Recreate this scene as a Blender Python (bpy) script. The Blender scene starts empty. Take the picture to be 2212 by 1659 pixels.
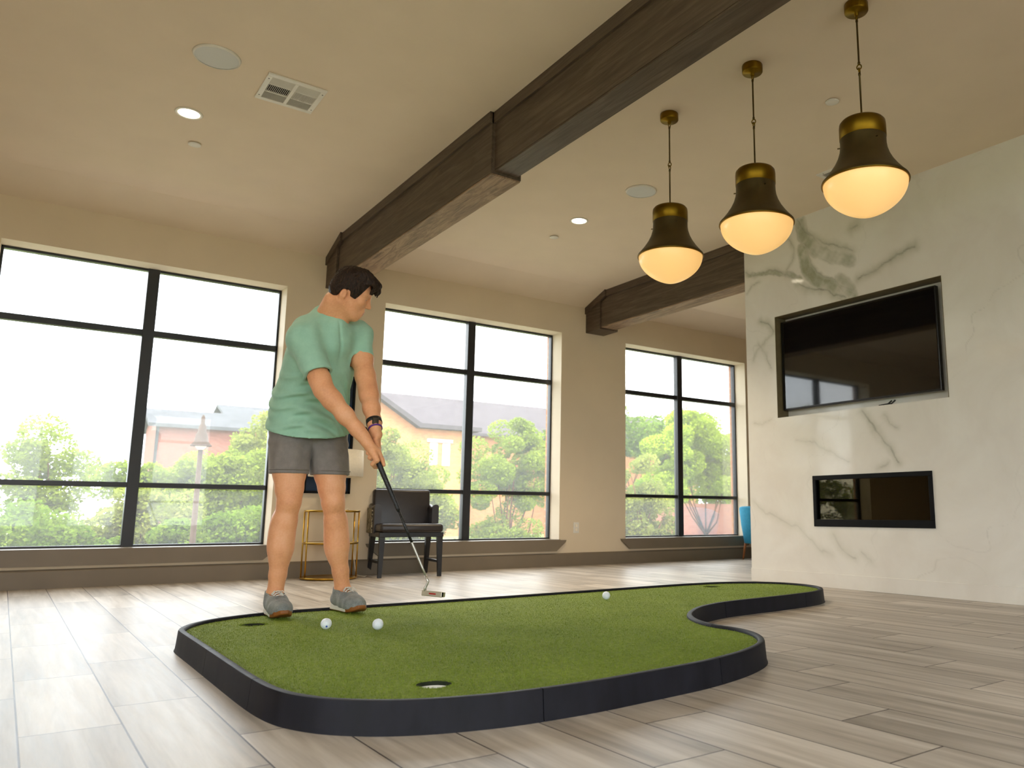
import bpy, bmesh, math, random
import numpy as np
from mathutils import Vector, Matrix

SC = bpy.context.scene
COL = SC.collection
PI = math.pi
rng = np.random.default_rng(7)
random.seed(7)

# ------------------------------------------------------------------ helpers
def V(*a): return Vector(a)

def tag(o, label=None, cat=None, group=None, kind=None):
    if label: o['label'] = label
    if cat: o['category'] = cat
    if group: o['group'] = group
    if kind: o['kind'] = kind
    return o

def empty(name, loc=(0, 0, 0), rz=0.0, label=None, cat=None, group=None, kind=None):
    o = bpy.data.objects.new(name, None)
    o.empty_display_size = 0.1
    o.location = loc
    o.rotation_euler = (0, 0, rz)
    COL.objects.link(o)
    return tag(o, label, cat, group, kind)

def link_mesh(name, me, mats, parent=None, smooth=False):
    if not isinstance(mats, (list, tuple)): mats = [mats]
    for m in mats: me.materials.append(m)
    if smooth:
        me.polygons.foreach_set('use_smooth', [True] * len(me.polygons))
    o = bpy.data.objects.new(name, me)
    COL.objects.link(o)
    if parent is not None: o.parent = parent
    return o

def obj(name, bm, mats, parent=None, smooth=False, loc=None):
    me = bpy.data.meshes.new(name)
    bmesh.ops.recalc_face_normals(bm, faces=bm.faces)
    bm.to_mesh(me); bm.free()
    o = link_mesh(name, me, mats, parent, smooth)
    if loc is not None: o.location = loc
    return o

def box(bm, c, s, bevel=0.0, rot=None, segs=2, mi=0):
    r = bmesh.ops.create_cube(bm, size=1.0)
    vs = r['verts']
    M = Matrix.Translation(c) @ (rot.to_4x4() if rot is not None else Matrix.Identity(4)) @ Matrix.Diagonal((s[0], s[1], s[2], 1))
    bmesh.ops.transform(bm, matrix=M, verts=vs)
    fs = set(f for v in vs for f in v.link_faces)
    if bevel > 0:
        es = list(set(e for f in fs for e in f.edges))
        rr = bmesh.ops.bevel(bm, geom=es, offset=bevel, segments=segs, profile=0.5, affect='EDGES')
        fs = set(rr['faces']) | set(f for f in fs if f.is_valid)
    if mi:
        for f in fs:
            if f.is_valid: f.material_index = mi
    return vs

def box2(bm, lo, hi, bevel=0.0, segs=2, mi=0):
    c = [(lo[i] + hi[i]) / 2 for i in range(3)]
    s = [abs(hi[i] - lo[i]) for i in range(3)]
    return box(bm, c, s, bevel, None, segs, mi)

def lathe(bm, prof, seg=48, c=(0, 0, 0), mi=0, cap0=True, cap1=True):
    rings = []
    for r, z in prof:
        rings.append([bm.verts.new((c[0] + r * math.cos(2 * PI * i / seg), c[1] + r * math.sin(2 * PI * i / seg), c[2] + z)) for i in range(seg)])
    for a, b in zip(rings[:-1], rings[1:]):
        for i in range(seg):
            f = bm.faces.new((a[i], a[(i + 1) % seg], b[(i + 1) % seg], b[i])); f.material_index = mi
    if cap0: f = bm.faces.new(rings[0][::-1]); f.material_index = mi
    if cap1: f = bm.faces.new(rings[-1]); f.material_index = mi

def tube(bm, pts, r, seg=10, closed=False, mi=0, flat=1.0):
    pts = [Vector(p) for p in pts]
    n = len(pts)
    rs = r if isinstance(r, (list, tuple)) else [r] * n
    rings = []
    up = None
    for i in range(n):
        if closed: t = (pts[(i + 1) % n] - pts[i - 1]).normalized()
        else: t = (pts[min(i + 1, n - 1)] - pts[max(i - 1, 0)]).normalized()
        if up is None:
            up = t.orthogonal().normalized()
        up = (up - t * up.dot(t))
        if up.length < 1e-6: up = t.orthogonal()
        up.normalize()
        w = t.cross(up)
        rings.append([bm.verts.new(pts[i] + (up * math.cos(2 * PI * k / seg) + w * math.sin(2 * PI * k / seg) * flat) * rs[i]) for k in range(seg)])
    m = n if closed else n - 1
    for i in range(m):
        a, b = rings[i], rings[(i + 1) % n]
        for k in range(seg):
            f = bm.faces.new((a[k], a[(k + 1) % seg], b[(k + 1) % seg], b[k])); f.material_index = mi
    if not closed:
        f = bm.faces.new(rings[0][::-1]); f.material_index = mi
        f = bm.faces.new(rings[-1]); f.material_index = mi

def prism(bm, poly, axis, lo, hi, mi=0):
    """extrude a 2D polygon along an axis (0 x, 1 y, 2 z); poly holds the two other coordinates in order"""
    def mk(a, p):
        q = [0, 0, 0]; q[axis] = a
        o = [i for i in range(3) if i != axis]
        q[o[0]], q[o[1]] = p
        return bm.verts.new(q)
    A = [mk(lo, p) for p in poly]; B = [mk(hi, p) for p in poly]
    n = len(poly)
    fs = [bm.faces.new(A), bm.faces.new(B[::-1])]
    for i in range(n): fs.append(bm.faces.new((A[i], B[i], B[(i + 1) % n], A[(i + 1) % n])))
    for f in fs: f.material_index = mi

def copy_tree(o, parent=None):
    c = o.copy(); COL.objects.link(c)
    if parent is not None: c.parent = parent
    for ch in list(o.children): copy_tree(ch, c)
    return c

def np_mesh(name, verts, faces, mats, parent=None, smooth=False, matidx=None):
    """verts (n,3), faces (m,k) all the same size"""
    verts = np.asarray(verts, np.float32); faces = np.asarray(faces, np.int32)
    me = bpy.data.meshes.new(name)
    k = faces.shape[1]
    me.vertices.add(len(verts)); me.vertices.foreach_set('co', verts.ravel())
    me.loops.add(faces.size); me.loops.foreach_set('vertex_index', faces.ravel())
    me.polygons.add(len(faces))
    me.polygons.foreach_set('loop_start', np.arange(0, faces.size, k, dtype=np.int32))
    me.polygons.foreach_set('loop_total', np.full(len(faces), k, np.int32))
    me.update(calc_edges=True)
    o = link_mesh(name, me, mats, parent, smooth)
    if matidx is not None: me.polygons.foreach_set('material_index', np.asarray(matidx, np.int32))
    return o

# ------------------------------------------------------------------ materials
def srgb(r, g, b):
    f = lambda c: (c / 255) / 12.92 if c / 255 <= 0.04045 else ((c / 255 + 0.055) / 1.055) ** 2.4
    return (f(r), f(g), f(b), 1.0)

class NT:
    def __init__(s, m):
        m.use_nodes = True
        s.m = m; s.t = m.node_tree; s.t.nodes.clear()
        s.out = s.n('ShaderNodeOutputMaterial')
    def n(s, typ, **kw):
        nd = s.t.nodes.new(typ)
        for k, v in kw.items(): setattr(nd, k, v)
        return nd
    def l(s, a, b): s.t.links.new(a, b)
    def math(s, op, a, b=None, c=None, clamp=False):
        nd = s.n('ShaderNodeMath', operation=op); nd.use_clamp = clamp
        for i, v in enumerate((a, b, c)):
            if v is None: continue
            if isinstance(v, (int, float)): nd.inputs[i].default_value = v
            else: s.l(v, nd.inputs[i])
        return nd.outputs[0]
    def mix(s, f, a, b, mode='MIX'):
        nd = s.n('ShaderNodeMix', data_type='RGBA', blend_type=mode)
        for i, v in ((0, f), (6, a), (7, b)):
            if isinstance(v, (int, float)): nd.inputs[i].default_value = v
            elif isinstance(v, tuple): nd.inputs[i].default_value = v
            else: s.l(v, nd.inputs[i])
        return nd.outputs[2]
    def coords(s, scale=(1, 1, 1), rot=(0, 0, 0)):
        tc = s.n('ShaderNodeTexCoord'); mp = s.n('ShaderNodeMapping')
        mp.inputs['Scale'].default_value = scale; mp.inputs['Rotation'].default_value = rot
        s.l(tc.outputs['Object'], mp.inputs['Vector'])
        return mp.outputs[0]
    def noise(s, vec, scale=5, detail=4, rough=0.5, dist=0.0):
        nd = s.n('ShaderNodeTexNoise')
        nd.inputs['Scale'].default_value = scale; nd.inputs['Detail'].default_value = detail
        nd.inputs['Roughness'].default_value = rough; nd.inputs['Distortion'].default_value = dist
        if vec is not None: s.l(vec, nd.inputs['Vector'])
        return nd.outputs['Fac']
    def ramp(s, fac, stops):
        nd = s.n('ShaderNodeValToRGB'); cr = nd.color_ramp
        while len(cr.elements) > 1: cr.elements.remove(cr.elements[0])
        cr.elements[0].position = stops[0][0]; cr.elements[0].color = stops[0][1]
        for p, c in stops[1:]:
            e = cr.elements.new(p); e.color = c
        s.l(fac, nd.inputs[0])
        return nd.outputs[0]
    def bump(s, h, strength=0.3, dist=0.01):
        nd = s.n('ShaderNodeBump'); nd.inputs['Strength'].default_value = strength; nd.inputs['Distance'].default_value = dist
        s.l(h, nd.inputs['Height'])
        return nd.outputs[0]
    def bsdf(s, color, rough=0.5, metal=0.0, spec=0.5, normal=None, **kw):
        b = s.n('ShaderNodeBsdfPrincipled')
        def put(name, v):
            if isinstance(v, (int, float, tuple)): b.inputs[name].default_value = v
            else: s.l(v, b.inputs[name])
        put('Base Color', color); put('Roughness', rough); put('Metallic', metal); put('Specular IOR Level', spec)
        if normal is not None: s.l(normal, b.inputs['Normal'])
        for k, v in kw.items(): put(k.replace('_', ' '), v)
        s.l(b.outputs[0], s.out.inputs[0])
        return b

def simple(name, color, rough=0.5, metal=0.0, spec=0.5, var=0.12, nscale=20, bump=0.0, bscale=80, **kw):
    m = bpy.data.materials.new(name); t = NT(m)
    vec = t.coords()
    n = t.noise(vec, nscale, 3)
    lo = tuple(c * (1 - var) for c in color[:3]) + (1,); hi = tuple(min(1, c * (1 + var)) for c in color[:3]) + (1,)
    col = t.ramp(n, [(0.3, lo), (0.7, hi)])
    nm = t.bump(t.noise(vec, bscale, 3), bump, 0.004) if bump else None
    t.bsdf(col, rough, metal, spec, nm, **kw)
    return m

M = {}
M['ceiling'] = simple('ceiling paint', srgb(224, 207, 183), 0.75, spec=0.25, var=0.02, nscale=3, bump=0.05, bscale=250)
M['wall'] = simple('wall paint', srgb(217, 200, 173), 0.7, spec=0.25, var=0.02, nscale=3, bump=0.06, bscale=250)
M['reveal'] = simple('reveal paint', srgb(224, 210, 188), 0.7, spec=0.25, var=0.02, nscale=3)
M['taupe'] = simple('taupe trim paint', srgb(120, 108, 91), 0.45, spec=0.4, var=0.04, nscale=6)
M['black_frame'] = simple('black aluminium', srgb(30, 30, 33), 0.4, spec=0.5, var=0.1)
M['brass'] = simple('aged brass', srgb(122, 94, 24), 0.42, 1.0, var=0.25, nscale=9, bump=0.03)
M['bronze'] = simple('dark bronze', srgb(92, 78, 46), 0.45, 0.85, var=0.2, nscale=7)
M['rod'] = simple('antique brass rod', srgb(92, 76, 44), 0.4, 1.0, var=0.15)
M['gold'] = simple('brushed gold', srgb(190, 150, 62), 0.3, 1.0, var=0.12, nscale=12)
M['white_plastic'] = simple('white plastic', srgb(222, 217, 206), 0.4, var=0.03)
M['grille'] = simple('speaker grille', srgb(205, 205, 200), 0.6, var=0.05, nscale=300, bump=0.15, bscale=500)
M['dark_void'] = simple('dark duct', srgb(28, 26, 24), 0.8)
M['leather'] = simple('espresso leather', srgb(40, 33, 31), 0.36, spec=0.5, var=0.15, nscale=14, bump=0.12, bscale=160)
M['ebony'] = simple('ebonised wood', srgb(22, 18, 17), 0.4, spec=0.45, var=0.2)
M['shade'] = simple('linen lamp shade', srgb(236, 226, 206), 0.8, var=0.04, nscale=60, bump=0.1, bscale=400)
M['ceramic'] = simple('grey ceramic', srgb(120, 116, 108), 0.25)
M['blue_fabric'] = simple('teal blue upholstery', srgb(52, 138, 172), 0.75, spec=0.2, var=0.08, nscale=40, bump=0.15, bscale=400)
M['walnut'] = simple('walnut leg', srgb(150, 92, 50), 0.45, var=0.2)
M['tv_body'] = simple('tv bezel', srgb(14, 14, 15), 0.3)
M['black_metal'] = simple('black powder coat', srgb(10, 10, 11), 0.6, spec=0.15)
M['niche'] = simple('dark tan niche lining', srgb(104, 92, 66), 0.55, spec=0.3)
M['rubber_rim'] = None
M['cup'] = simple('white cup liner', srgb(235, 235, 228), 0.45, var=0.02)
M['ball'] = simple('golf ball cover', srgb(228, 236, 244), 0.25, var=0.01)
M['blue_ink'] = simple('blue print', srgb(40, 80, 170), 0.3)
M['grip'] = None
M['steel'] = simple('steel shaft', srgb(196, 192, 184), 0.38, 0.8, var=0.1)
M['satin'] = simple('satin putter head', srgb(206, 198, 180), 0.35, 0.7, var=0.08)
M['red_paint'] = simple('red paint fill', srgb(180, 48, 40), 0.4)
M['brick'] = None
# --- particular materials
def mk_floor():
    m = bpy.data.materials.new('wood look tile'); t = NT(m)
    tc = t.n('ShaderNodeTexCoord'); sp = t.n('ShaderNodeSeparateXYZ'); t.l(tc.outputs['Object'], sp.inputs[0])
    u = t.math('DIVIDE', t.math('SUBTRACT', sp.outputs[0], 0.309), 0.2225)
    k = t.math('FLOOR', u); fu = t.math('FRACT', u)
    off = t.math('MULTIPLY', t.math('FLOORED_MODULO', k, 3.0), 0.295)
    v = t.math('DIVIDE', t.math('SUBTRACT', t.math('SUBTRACT', sp.outputs[1], 0.30), off), 0.82)
    j = t.math('FLOOR', v); fv = t.math('FRACT', v)
    du = t.math('MULTIPLY', t.math('MINIMUM', fu, t.math('SUBTRACT', 1.0, fu)), 0.2225)
    dv = t.math('MULTIPLY', t.math('MINIMUM', fv, t.math('SUBTRACT', 1.0, fv)), 0.82)
    d = t.math('MINIMUM', du, dv)
    grout = t.math('LESS_THAN', d, 0.0022)
    cb = t.n('ShaderNodeCombineXYZ'); t.l(k, cb.inputs[0]); t.l(j, cb.inputs[1])
    wn = t.n('ShaderNodeTexWhiteNoise', noise_dimensions='2D'); t.l(cb.outputs[0], wn.inputs['Vector'])
    # grain runs along the planks (Y); shift per plank
    mp = t.n('ShaderNodeVectorMath', operation='MULTIPLY'); mp.inputs[1].default_value = (26, 1.6, 1)
    t.l(tc.outputs['Object'], mp.inputs[0])
    sc = t.n('ShaderNodeVectorMath', operation='SCALE'); t.l(wn.outputs['Color'], sc.inputs[0]); sc.inputs['Scale'].default_value = 40
    ad = t.n('ShaderNodeVectorMath', operation='ADD'); t.l(mp.outputs[0], ad.inputs[0]); t.l(sc.outputs[0], ad.inputs[1])
    g1 = t.noise(ad.outputs[0], 0.45, 5, 0.55, 0.6)
    g2 = t.noise(ad.outputs[0], 1.7, 4, 0.6)
    g = t.math('ADD', t.math('MULTIPLY', g1, 0.7), t.math('MULTIPLY', g2, 0.3))
    c = t.ramp(g, [(0.30, srgb(138, 129, 118)), (0.47, srgb(178, 169, 158)), (0.60, srgb(200, 192, 182)), (0.75, srgb(218, 212, 204))])
    tone = t.math('ADD', t.math('MULTIPLY', wn.outputs['Value'], 0.26), 0.87)
    tv = t.n('ShaderNodeVectorMath', operation='SCALE'); t.l(c, tv.inputs[0]); t.l(tone, tv.inputs['Scale'])
    col = t.mix(grout, tv.outputs[0], srgb(70, 62, 62))
    rough = t.math('ADD', t.math('MULTIPLY', g2, 0.14), 0.30)
    h = t.math('SUBTRACT', t.math('MULTIPLY', g, 0.15), t.math('MULTIPLY', grout, 1.0))
    t.bsdf(col, rough, 0, 0.12, t.bump(h, 0.25, 0.002))
    return m
M['floor'] = mk_floor()

def mk_beam():
    m = bpy.data.materials.new('dark stained timber'); t = NT(m)
    v = t.coords((9, 0.7, 9))
    g = t.noise(v, 2.2, 6, 0.62, 1.6)
    v2 = t.coords((30, 1.6, 30)); g2 = t.noise(v2, 3, 4, 0.6)
    k = t.math('ADD', t.math('MULTIPLY', g, 0.75), t.math('MULTIPLY', g2, 0.25))
    c = t.ramp(k, [(0.30, srgb(62, 50, 40)), (0.5, srgb(84, 70, 57)), (0.66, srgb(104, 88, 73)), (0.8, srgb(92, 76, 62))])
    t.bsdf(c, 0.55, 0, 0.35, t.bump(k, 0.35, 0.004))
    return m
M['beam'] = mk_beam()
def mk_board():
    m = bpy.data.materials.new('bounce lit soffit board'); t = NT(m)
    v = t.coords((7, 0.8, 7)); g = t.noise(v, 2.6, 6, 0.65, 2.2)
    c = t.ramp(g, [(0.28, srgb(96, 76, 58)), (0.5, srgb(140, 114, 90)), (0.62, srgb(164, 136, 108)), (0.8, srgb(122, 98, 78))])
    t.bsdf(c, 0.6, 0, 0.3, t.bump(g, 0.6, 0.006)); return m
M['soffit'] = mk_board()  # lighter than the beam sides: floor bounce light put into the colour

def mk_turf():
    m = bpy.data.materials.new('artificial putting turf'); t = NT(m)
    v = t.coords()
    a = t.noise(v, 380, 3, 0.7); b = t.noise(v, 60, 3, 0.6); c0 = t.noise(v, 3, 2)
    k = t.math('ADD', t.math('ADD', t.math('MULTIPLY', a, 0.55), t.math('MULTIPLY', b, 0.3)), t.math('MULTIPLY', c0, 0.15))
    c = t.ramp(k, [(0.34, srgb(92, 112, 34)), (0.5, srgb(122, 142, 48)), (0.64, srgb(150, 168, 68))])
    t.bsdf(c, 0.8, 0, 0.2, t.bump(a, 0.6, 0.004))
    return m
M['turf'] = mk_turf()

def mk_rim():
    m = bpy.data.materials.new('charcoal rubber edging'); t = NT(m)
    v = t.coords((1, 1, 0.35)); n = t.noise(v, 14, 4, 0.6); n2 = t.noise(t.coords(), 220, 2)
    c = t.ramp(n, [(0.3, srgb(22, 22, 27)), (0.7, srgb(34, 34, 41))])
    t.bsdf(c, t.math('ADD', t.math('MULTIPLY', n, 0.2), 0.48), 0, 0.16, t.bump(n2, 0.08, 0.003))
    return m
M['rim'] = mk_rim()

def mk_grip():
    m = bpy.data.materials.new('perforated rubber grip'); t = NT(m)
    n = t.n('ShaderNodeTexVoronoi'); n.inputs['Scale'].default_value = 190; t.l(t.coords(), n.inputs['Vector'])
    dots = t.math('LESS_THAN', n.outputs['Distance'], 0.22)
    t.bsdf(t.mix(dots, srgb(20, 20, 21), srgb(96, 96, 98)), 0.5)
    return m
M['grip'] = mk_grip()

def mk_brick(name, c1, c2, mort, scale=1.0):
    m = bpy.data.materials.new(name); t = NT(m)
    tc = t.n('ShaderNodeTexCoord'); sp = t.n('ShaderNodeSeparateXYZ'); t.l(tc.outputs['Object'], sp.inputs[0])
    cb = t.n('ShaderNodeCombineXYZ'); t.l(t.math('ADD', sp.outputs[0], sp.outputs[1]), cb.inputs[0]); t.l(sp.outputs[2], cb.inputs[1])
    br = t.n('ShaderNodeTexBrick'); t.l(cb.outputs[0], br.inputs['Vector'])
    br.inputs['Scale'].default_value = scale; br.inputs['Color1'].default_value = c1; br.inputs['Color2'].default_value = c2
    br.inputs['Mortar'].default_value = mort; br.inputs['Brick Width'].default_value = 0.22; br.inputs['Row Height'].default_value = 0.075
    br.inputs['Mortar Size'].default_value = 0.008
    t.bsdf(br.outputs['Color'], 0.85, 0, 0.2)
    return m
M['brick'] = mk_brick('orange brick', srgb(172, 116, 72), srgb(156, 98, 62), srgb(170, 128, 96))
M['red_brick'] = mk_brick('red brick', srgb(132, 84, 72), srgb(116, 70, 60), srgb(134, 98, 86))

def mk_roof(name, a, b, ribs=0.0):
    m = bpy.data.materials.new(name); t = NT(m)
    v = t.coords((1, 1, 1)); n = t.noise(v, 1.6, 5, 0.7)
    c = t.ramp(n, [(0.3, a), (0.7, b)])
    if ribs:
        sp = t.n('ShaderNodeSeparateXYZ'); t.l(v, sp.inputs[0])
        r = t.math('LESS_THAN', t.math('FRACT', t.math('DIVIDE', sp.outputs[0], ribs)), 0.12)
        c = t.mix(t.math('MULTIPLY', r, 0.5), c, a)
    t.bsdf(c, 0.8, 0, 0.03)
    return m
M['shingle'] = mk_roof('grey shingle roof', srgb(68, 62, 64), srgb(80, 74, 76))
M['metal_roof'] = mk_roof('standing seam metal roof', srgb(70, 71, 73), srgb(84, 85, 87), 0.45)

def mk_leaf(name, a, b, c):
    m = bpy.data.materials.new(name); t = NT(m)
    v = t.coords(); n = t.noise(v, 2.2, 4, 0.65); n2 = t.noise(v, 30, 2)
    k = t.math('ADD', t.math('MULTIPLY', n, 0.65), t.math('MULTIPLY', n2, 0.35))
    col = t.ramp(k, [(0.32, a), (0.5, b), (0.68, c)])
    d = t.n('ShaderNodeBsdfDiffuse'); tr = t.n('ShaderNodeBsdfTranslucent'); mx = t.n('ShaderNodeMixShader'); mx.inputs[0].default_value = 0.4
    t.l(col, d.inputs[0]); t.l(col, tr.inputs[0]); t.l(d.outputs[0], mx.inputs[1]); t.l(tr.outputs[0], mx.inputs[2]); t.l(mx.outputs[0], t.out.inputs[0])
    return m
M['leaf_a'] = mk_leaf('bright leaves', srgb(88, 106, 30), srgb(120, 136, 46), srgb(152, 164, 64))
M['leaf_b'] = mk_leaf('yellow green leaves', srgb(98, 108, 44), srgb(126, 136, 60), srgb(156, 161, 80))
M['leaf_c'] = mk_leaf('deep green leaves', srgb(66, 92, 26), srgb(98, 124, 38), srgb(134, 152, 54))
M['bark'] = simple('bark', srgb(98, 66, 44), 0.95, spec=0.05, var=0.3, nscale=8, bump=0.4, bscale=20)
M['leaf_d'] = mk_leaf('brighter yellow green leaves', srgb(108, 130, 30), srgb(146, 166, 46), srgb(182, 196, 66))  # brighter, more saturated base green for the forked tree
M['ground'] = simple('lawn', srgb(112, 126, 70), 0.9, var=0.2, nscale=2)
M['lamp_paint'] = simple('tan painted lamp post', srgb(72, 57, 46), 0.7, spec=0.1)
M['concrete'] = simple('pale concrete paving', srgb(205, 198, 186), 0.85, var=0.06, nscale=3)
M['white_trim'] = simple('white window trim', srgb(236, 236, 236), 0.5, var=0.02)
M['ext_glass'] = simple('reflecting pane', srgb(150, 166, 186), 0.08, spec=0.8)

def mk_glass():
    m = bpy.data.materials.new('hazy window glass'); t = NT(m)
    tr = t.n('ShaderNodeBsdfTransparent'); tr.inputs[0].default_value = (0.97, 0.985, 0.98, 1)
    gl = t.n('ShaderNodeBsdfGlossy'); gl.inputs['Roughness'].default_value = 0.02
    tl = t.n('ShaderNodeBsdfTranslucent'); tl.inputs[0].default_value = (0.95, 0.97, 1, 1)
    fr = t.n('ShaderNodeFresnel'); fr.inputs[0].default_value = 1.45
    m1 = t.n('ShaderNodeMixShader'); m1.inputs[0].default_value = HAZE
    m2 = t.n('ShaderNodeMixShader')
    t.l(tr.outputs[0], m1.inputs[1]); t.l(tl.outputs[0], m1.inputs[2])
    t.l(t.math('MULTIPLY', fr.outputs[0], 0.5), m2.inputs[0]); t.l(m1.outputs[0], m2.inputs[1]); t.l(gl.outputs[0], m2.inputs[2])
    t.l(m2.outputs[0], t.out.inputs[0])
    return m
HAZE = 0.042  # translucent share that lays a pale veil over the view outside
M['glass'] = mk_glass()

def mk_emit(name, col, s):
    m = bpy.data.materials.new(name); t = NT(m)
    e = t.n('ShaderNodeEmission'); e.inputs[0].default_value = col; e.inputs[1].default_value = s
    t.l(e.outputs[0], t.out.inputs[0]); return m
M['downlight'] = mk_emit('lit downlight lens', (1.0, 0.86, 0.62, 1), 9.0)

def mk_globe():
    # opal glass lit by the lamp inside: it gives off light itself and has a soft skin reflection
    m = bpy.data.materials.new('lit opal glass'); t = NT(m)
    b = t.bsdf(srgb(230, 200, 150), 0.3, 0, 0.4)
    b.inputs['Emission Color'].default_value = (1.0, 0.56, 0.17, 1)
    b.inputs['Emission Strength'].default_value = GLOBE
    return m
GLOBE = 0.34
M['globe'] = mk_globe()

def mk_screen():
    m = bpy.data.materials.new('glossy tv panel'); t = NT(m)
    t.bsdf(srgb(8, 8, 9), 0.04, 0, 0.9); return m
M['screen'] = mk_screen()

def mk_fireglass():
    m = bpy.data.materials.new('tinted fireplace glass'); t = NT(m)
    tr = t.n('ShaderNodeBsdfTransparent'); tr.inputs[0].default_value = (0.35, 0.3, 0.25, 1)
    gl = t.n('ShaderNodeBsdfGlossy'); gl.inputs['Roughness'].default_value = 0.01; gl.inputs[0].default_value = (1, 0.9, 0.6, 1)
    mx = t.n('ShaderNodeMixShader'); mx.inputs[0].default_value = 0.035
    t.l(tr.outputs[0], mx.inputs[1]); t.l(gl.outputs[0], mx.inputs[2]); t.l(mx.outputs[0], t.out.inputs[0]); return m
M['fireglass'] = mk_fireglass()
M['ember'] = simple('crystal media', srgb(120, 96, 70), 0.2, spec=0.8, var=0.4, nscale=60)
M['firebox'] = simple('firebox lining', srgb(34, 24, 20), 0.7)

def mk_marble():
    m = bpy.data.materials.new('veined marble slab'); t = NT(m)
    at = t.n('ShaderNodeAttribute'); at.attribute_name = 'vein'
    sp = t.n('ShaderNodeSeparateColor'); t.l(at.outputs['Color'], sp.inputs[0])
    v = t.coords(); n = t.noise(v, 1.7, 5, 0.6, 0.8); n2 = t.noise(v, 14, 4, 0.6)
    base = t.ramp(n, [(0.35, srgb(214, 208, 198)), (0.65, srgb(222, 218, 209))])
    patch = t.math('MULTIPLY', sp.outputs[1], t.math('ADD', t.math('MULTIPLY', n2, 0.7), 0.6), clamp=True)
    c = t.mix(patch, base, srgb(140, 142, 114))
    c = t.mix(t.math('MULTIPLY', sp.outputs[0], 0.85), c, srgb(116, 110, 98))
    t.bsdf(c, 0.06, 0, 0.3)
    return m
M['marble'] = mk_marble()

def mk_art():
    m = bpy.data.materials.new('abstract print'); t = NT(m)
    v = t.coords((1, 1, 1)); n = t.noise(v, 4.5, 3, 0.55, 0.8)
    sp = t.n('ShaderNodeSeparateXYZ'); t.l(v, sp.inputs[0])
    k = t.math('ADD', t.math('MULTIPLY', n, 0.45), t.math('MULTIPLY', sp.outputs[2], 0.52))
    c = t.ramp(k, [(0.10, srgb(16, 40, 66)), (0.32, srgb(20, 52, 84)), (0.42, srgb(30, 40, 52)), (0.56, srgb(40, 60, 66)), (0.72, srgb(58, 52, 84)), (0.80, srgb(120, 116, 110)), (0.86, srgb(170, 134, 40)), (0.95, srgb(24, 24, 30))])
    t.bsdf(c, 0.25); return m
M['art'] = mk_art()

def mk_pattern():
    m = bpy.data.materials.new('animal stripe fabric'); t = NT(m)
    v = t.coords((20, 20, 9)); n = t.noise(v, 1.6, 2, 0.5, 1.2)
    k = t.math('FRACT', t.math('MULTIPLY', n, 7.0))
    c = t.ramp(k, [(0.0, srgb(40, 36, 30)), (0.46, srgb(48, 42, 34)), (0.54, srgb(176, 166, 140)), (1.0, srgb(160, 150, 124))])
    t.bsdf(c, 0.8, 0, 0.2); return m
M['pattern'] = mk_pattern()

# person
def mk_skin():
    m = bpy.data.materials.new('skin'); t = NT(m)
    v = t.coords(); n = t.noise(v, 9, 4, 0.6); n2 = t.noise(v, 120, 3)
    k = t.math('ADD', t.math('MULTIPLY', n, 0.7), t.math('MULTIPLY', n2, 0.3))
    c = t.ramp(k, [(0.3, srgb(216, 150, 108)), (0.5, srgb(231, 166, 122)), (0.7, srgb(238, 180, 140))])
    b = t.bsdf(c, 0.5, 0, 0.4, t.bump(n2, 0.06, 0.002))
    b.inputs['Subsurface Weight'].default_value = 0.08
    b.inputs['Subsurface Radius'].default_value = (0.012, 0.005, 0.003)
    b.inputs['Subsurface Scale'].default_value = 1.0
    return m
M['skin'] = mk_skin()
M['lip'] = simple('lips', srgb(214, 146, 116), 0.45)
M['eye_white'] = simple('eye white', srgb(226, 220, 212), 0.2)
M['iris'] = simple('iris', srgb(58, 42, 30), 0.15)
M['nail'] = simple('finger nail', srgb(226, 178, 158), 0.3)
M['hair'] = None
def mk_hair():
    m = bpy.data.materials.new('dark brown hair'); t = NT(m)
    v = t.coords((60, 60, 22)); n = t.noise(v, 3.2, 4, 0.6, 1.0)
    c = t.ramp(n, [(0.3, srgb(26, 17, 12)), (0.55, srgb(44, 29, 19)), (0.75, srgb(84, 56, 34))])
    t.bsdf(c, 0.55, 0, 0.25, t.bump(n, 0.6, 0.006)); return m
M['hair'] = mk_hair()

def mk_cloth(name, a, b, wscale=700, bumps=0.12):
    m = bpy.data.materials.new(name); t = NT(m)
    v = t.coords(); n = t.noise(v, 25, 4, 0.6); w = t.noise(v, wscale, 2)
    c = t.ramp(t.math('ADD', t.math('MULTIPLY', n, 0.6), t.math('MULTIPLY', w, 0.4)), [(0.35, a), (0.65, b)])
    bs = t.bsdf(c, 0.85, 0, 0.15, t.bump(w, bumps, 0.002))
    bs.inputs['Sheen Weight'].default_value = 0.15
    return m
M['shirt'] = mk_cloth('mint jersey', srgb(150, 193, 170), srgb(164, 206, 183))
M['shorts'] = mk_cloth('grey stretch twill', srgb(124, 117, 113), srgb(140, 133, 128))
M['knit'] = mk_cloth('grey knit upper', srgb(112, 116, 116), srgb(150, 154, 152), 300, 0.4)
M['foam'] = simple('white foam midsole', srgb(224, 222, 214), 0.6, var=0.03)
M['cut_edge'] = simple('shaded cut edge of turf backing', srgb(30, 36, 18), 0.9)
M['gum'] = simple('gum rubber outsole', srgb(140, 84, 34), 0.5)
M['lace'] = simple('white laces', srgb(214, 212, 202), 0.7)
M['black_rubber'] = simple('black rubber strap', srgb(24, 24, 26), 0.5)
M['purple'] = simple('purple silicone', srgb(92, 40, 140), 0.45)
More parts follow.
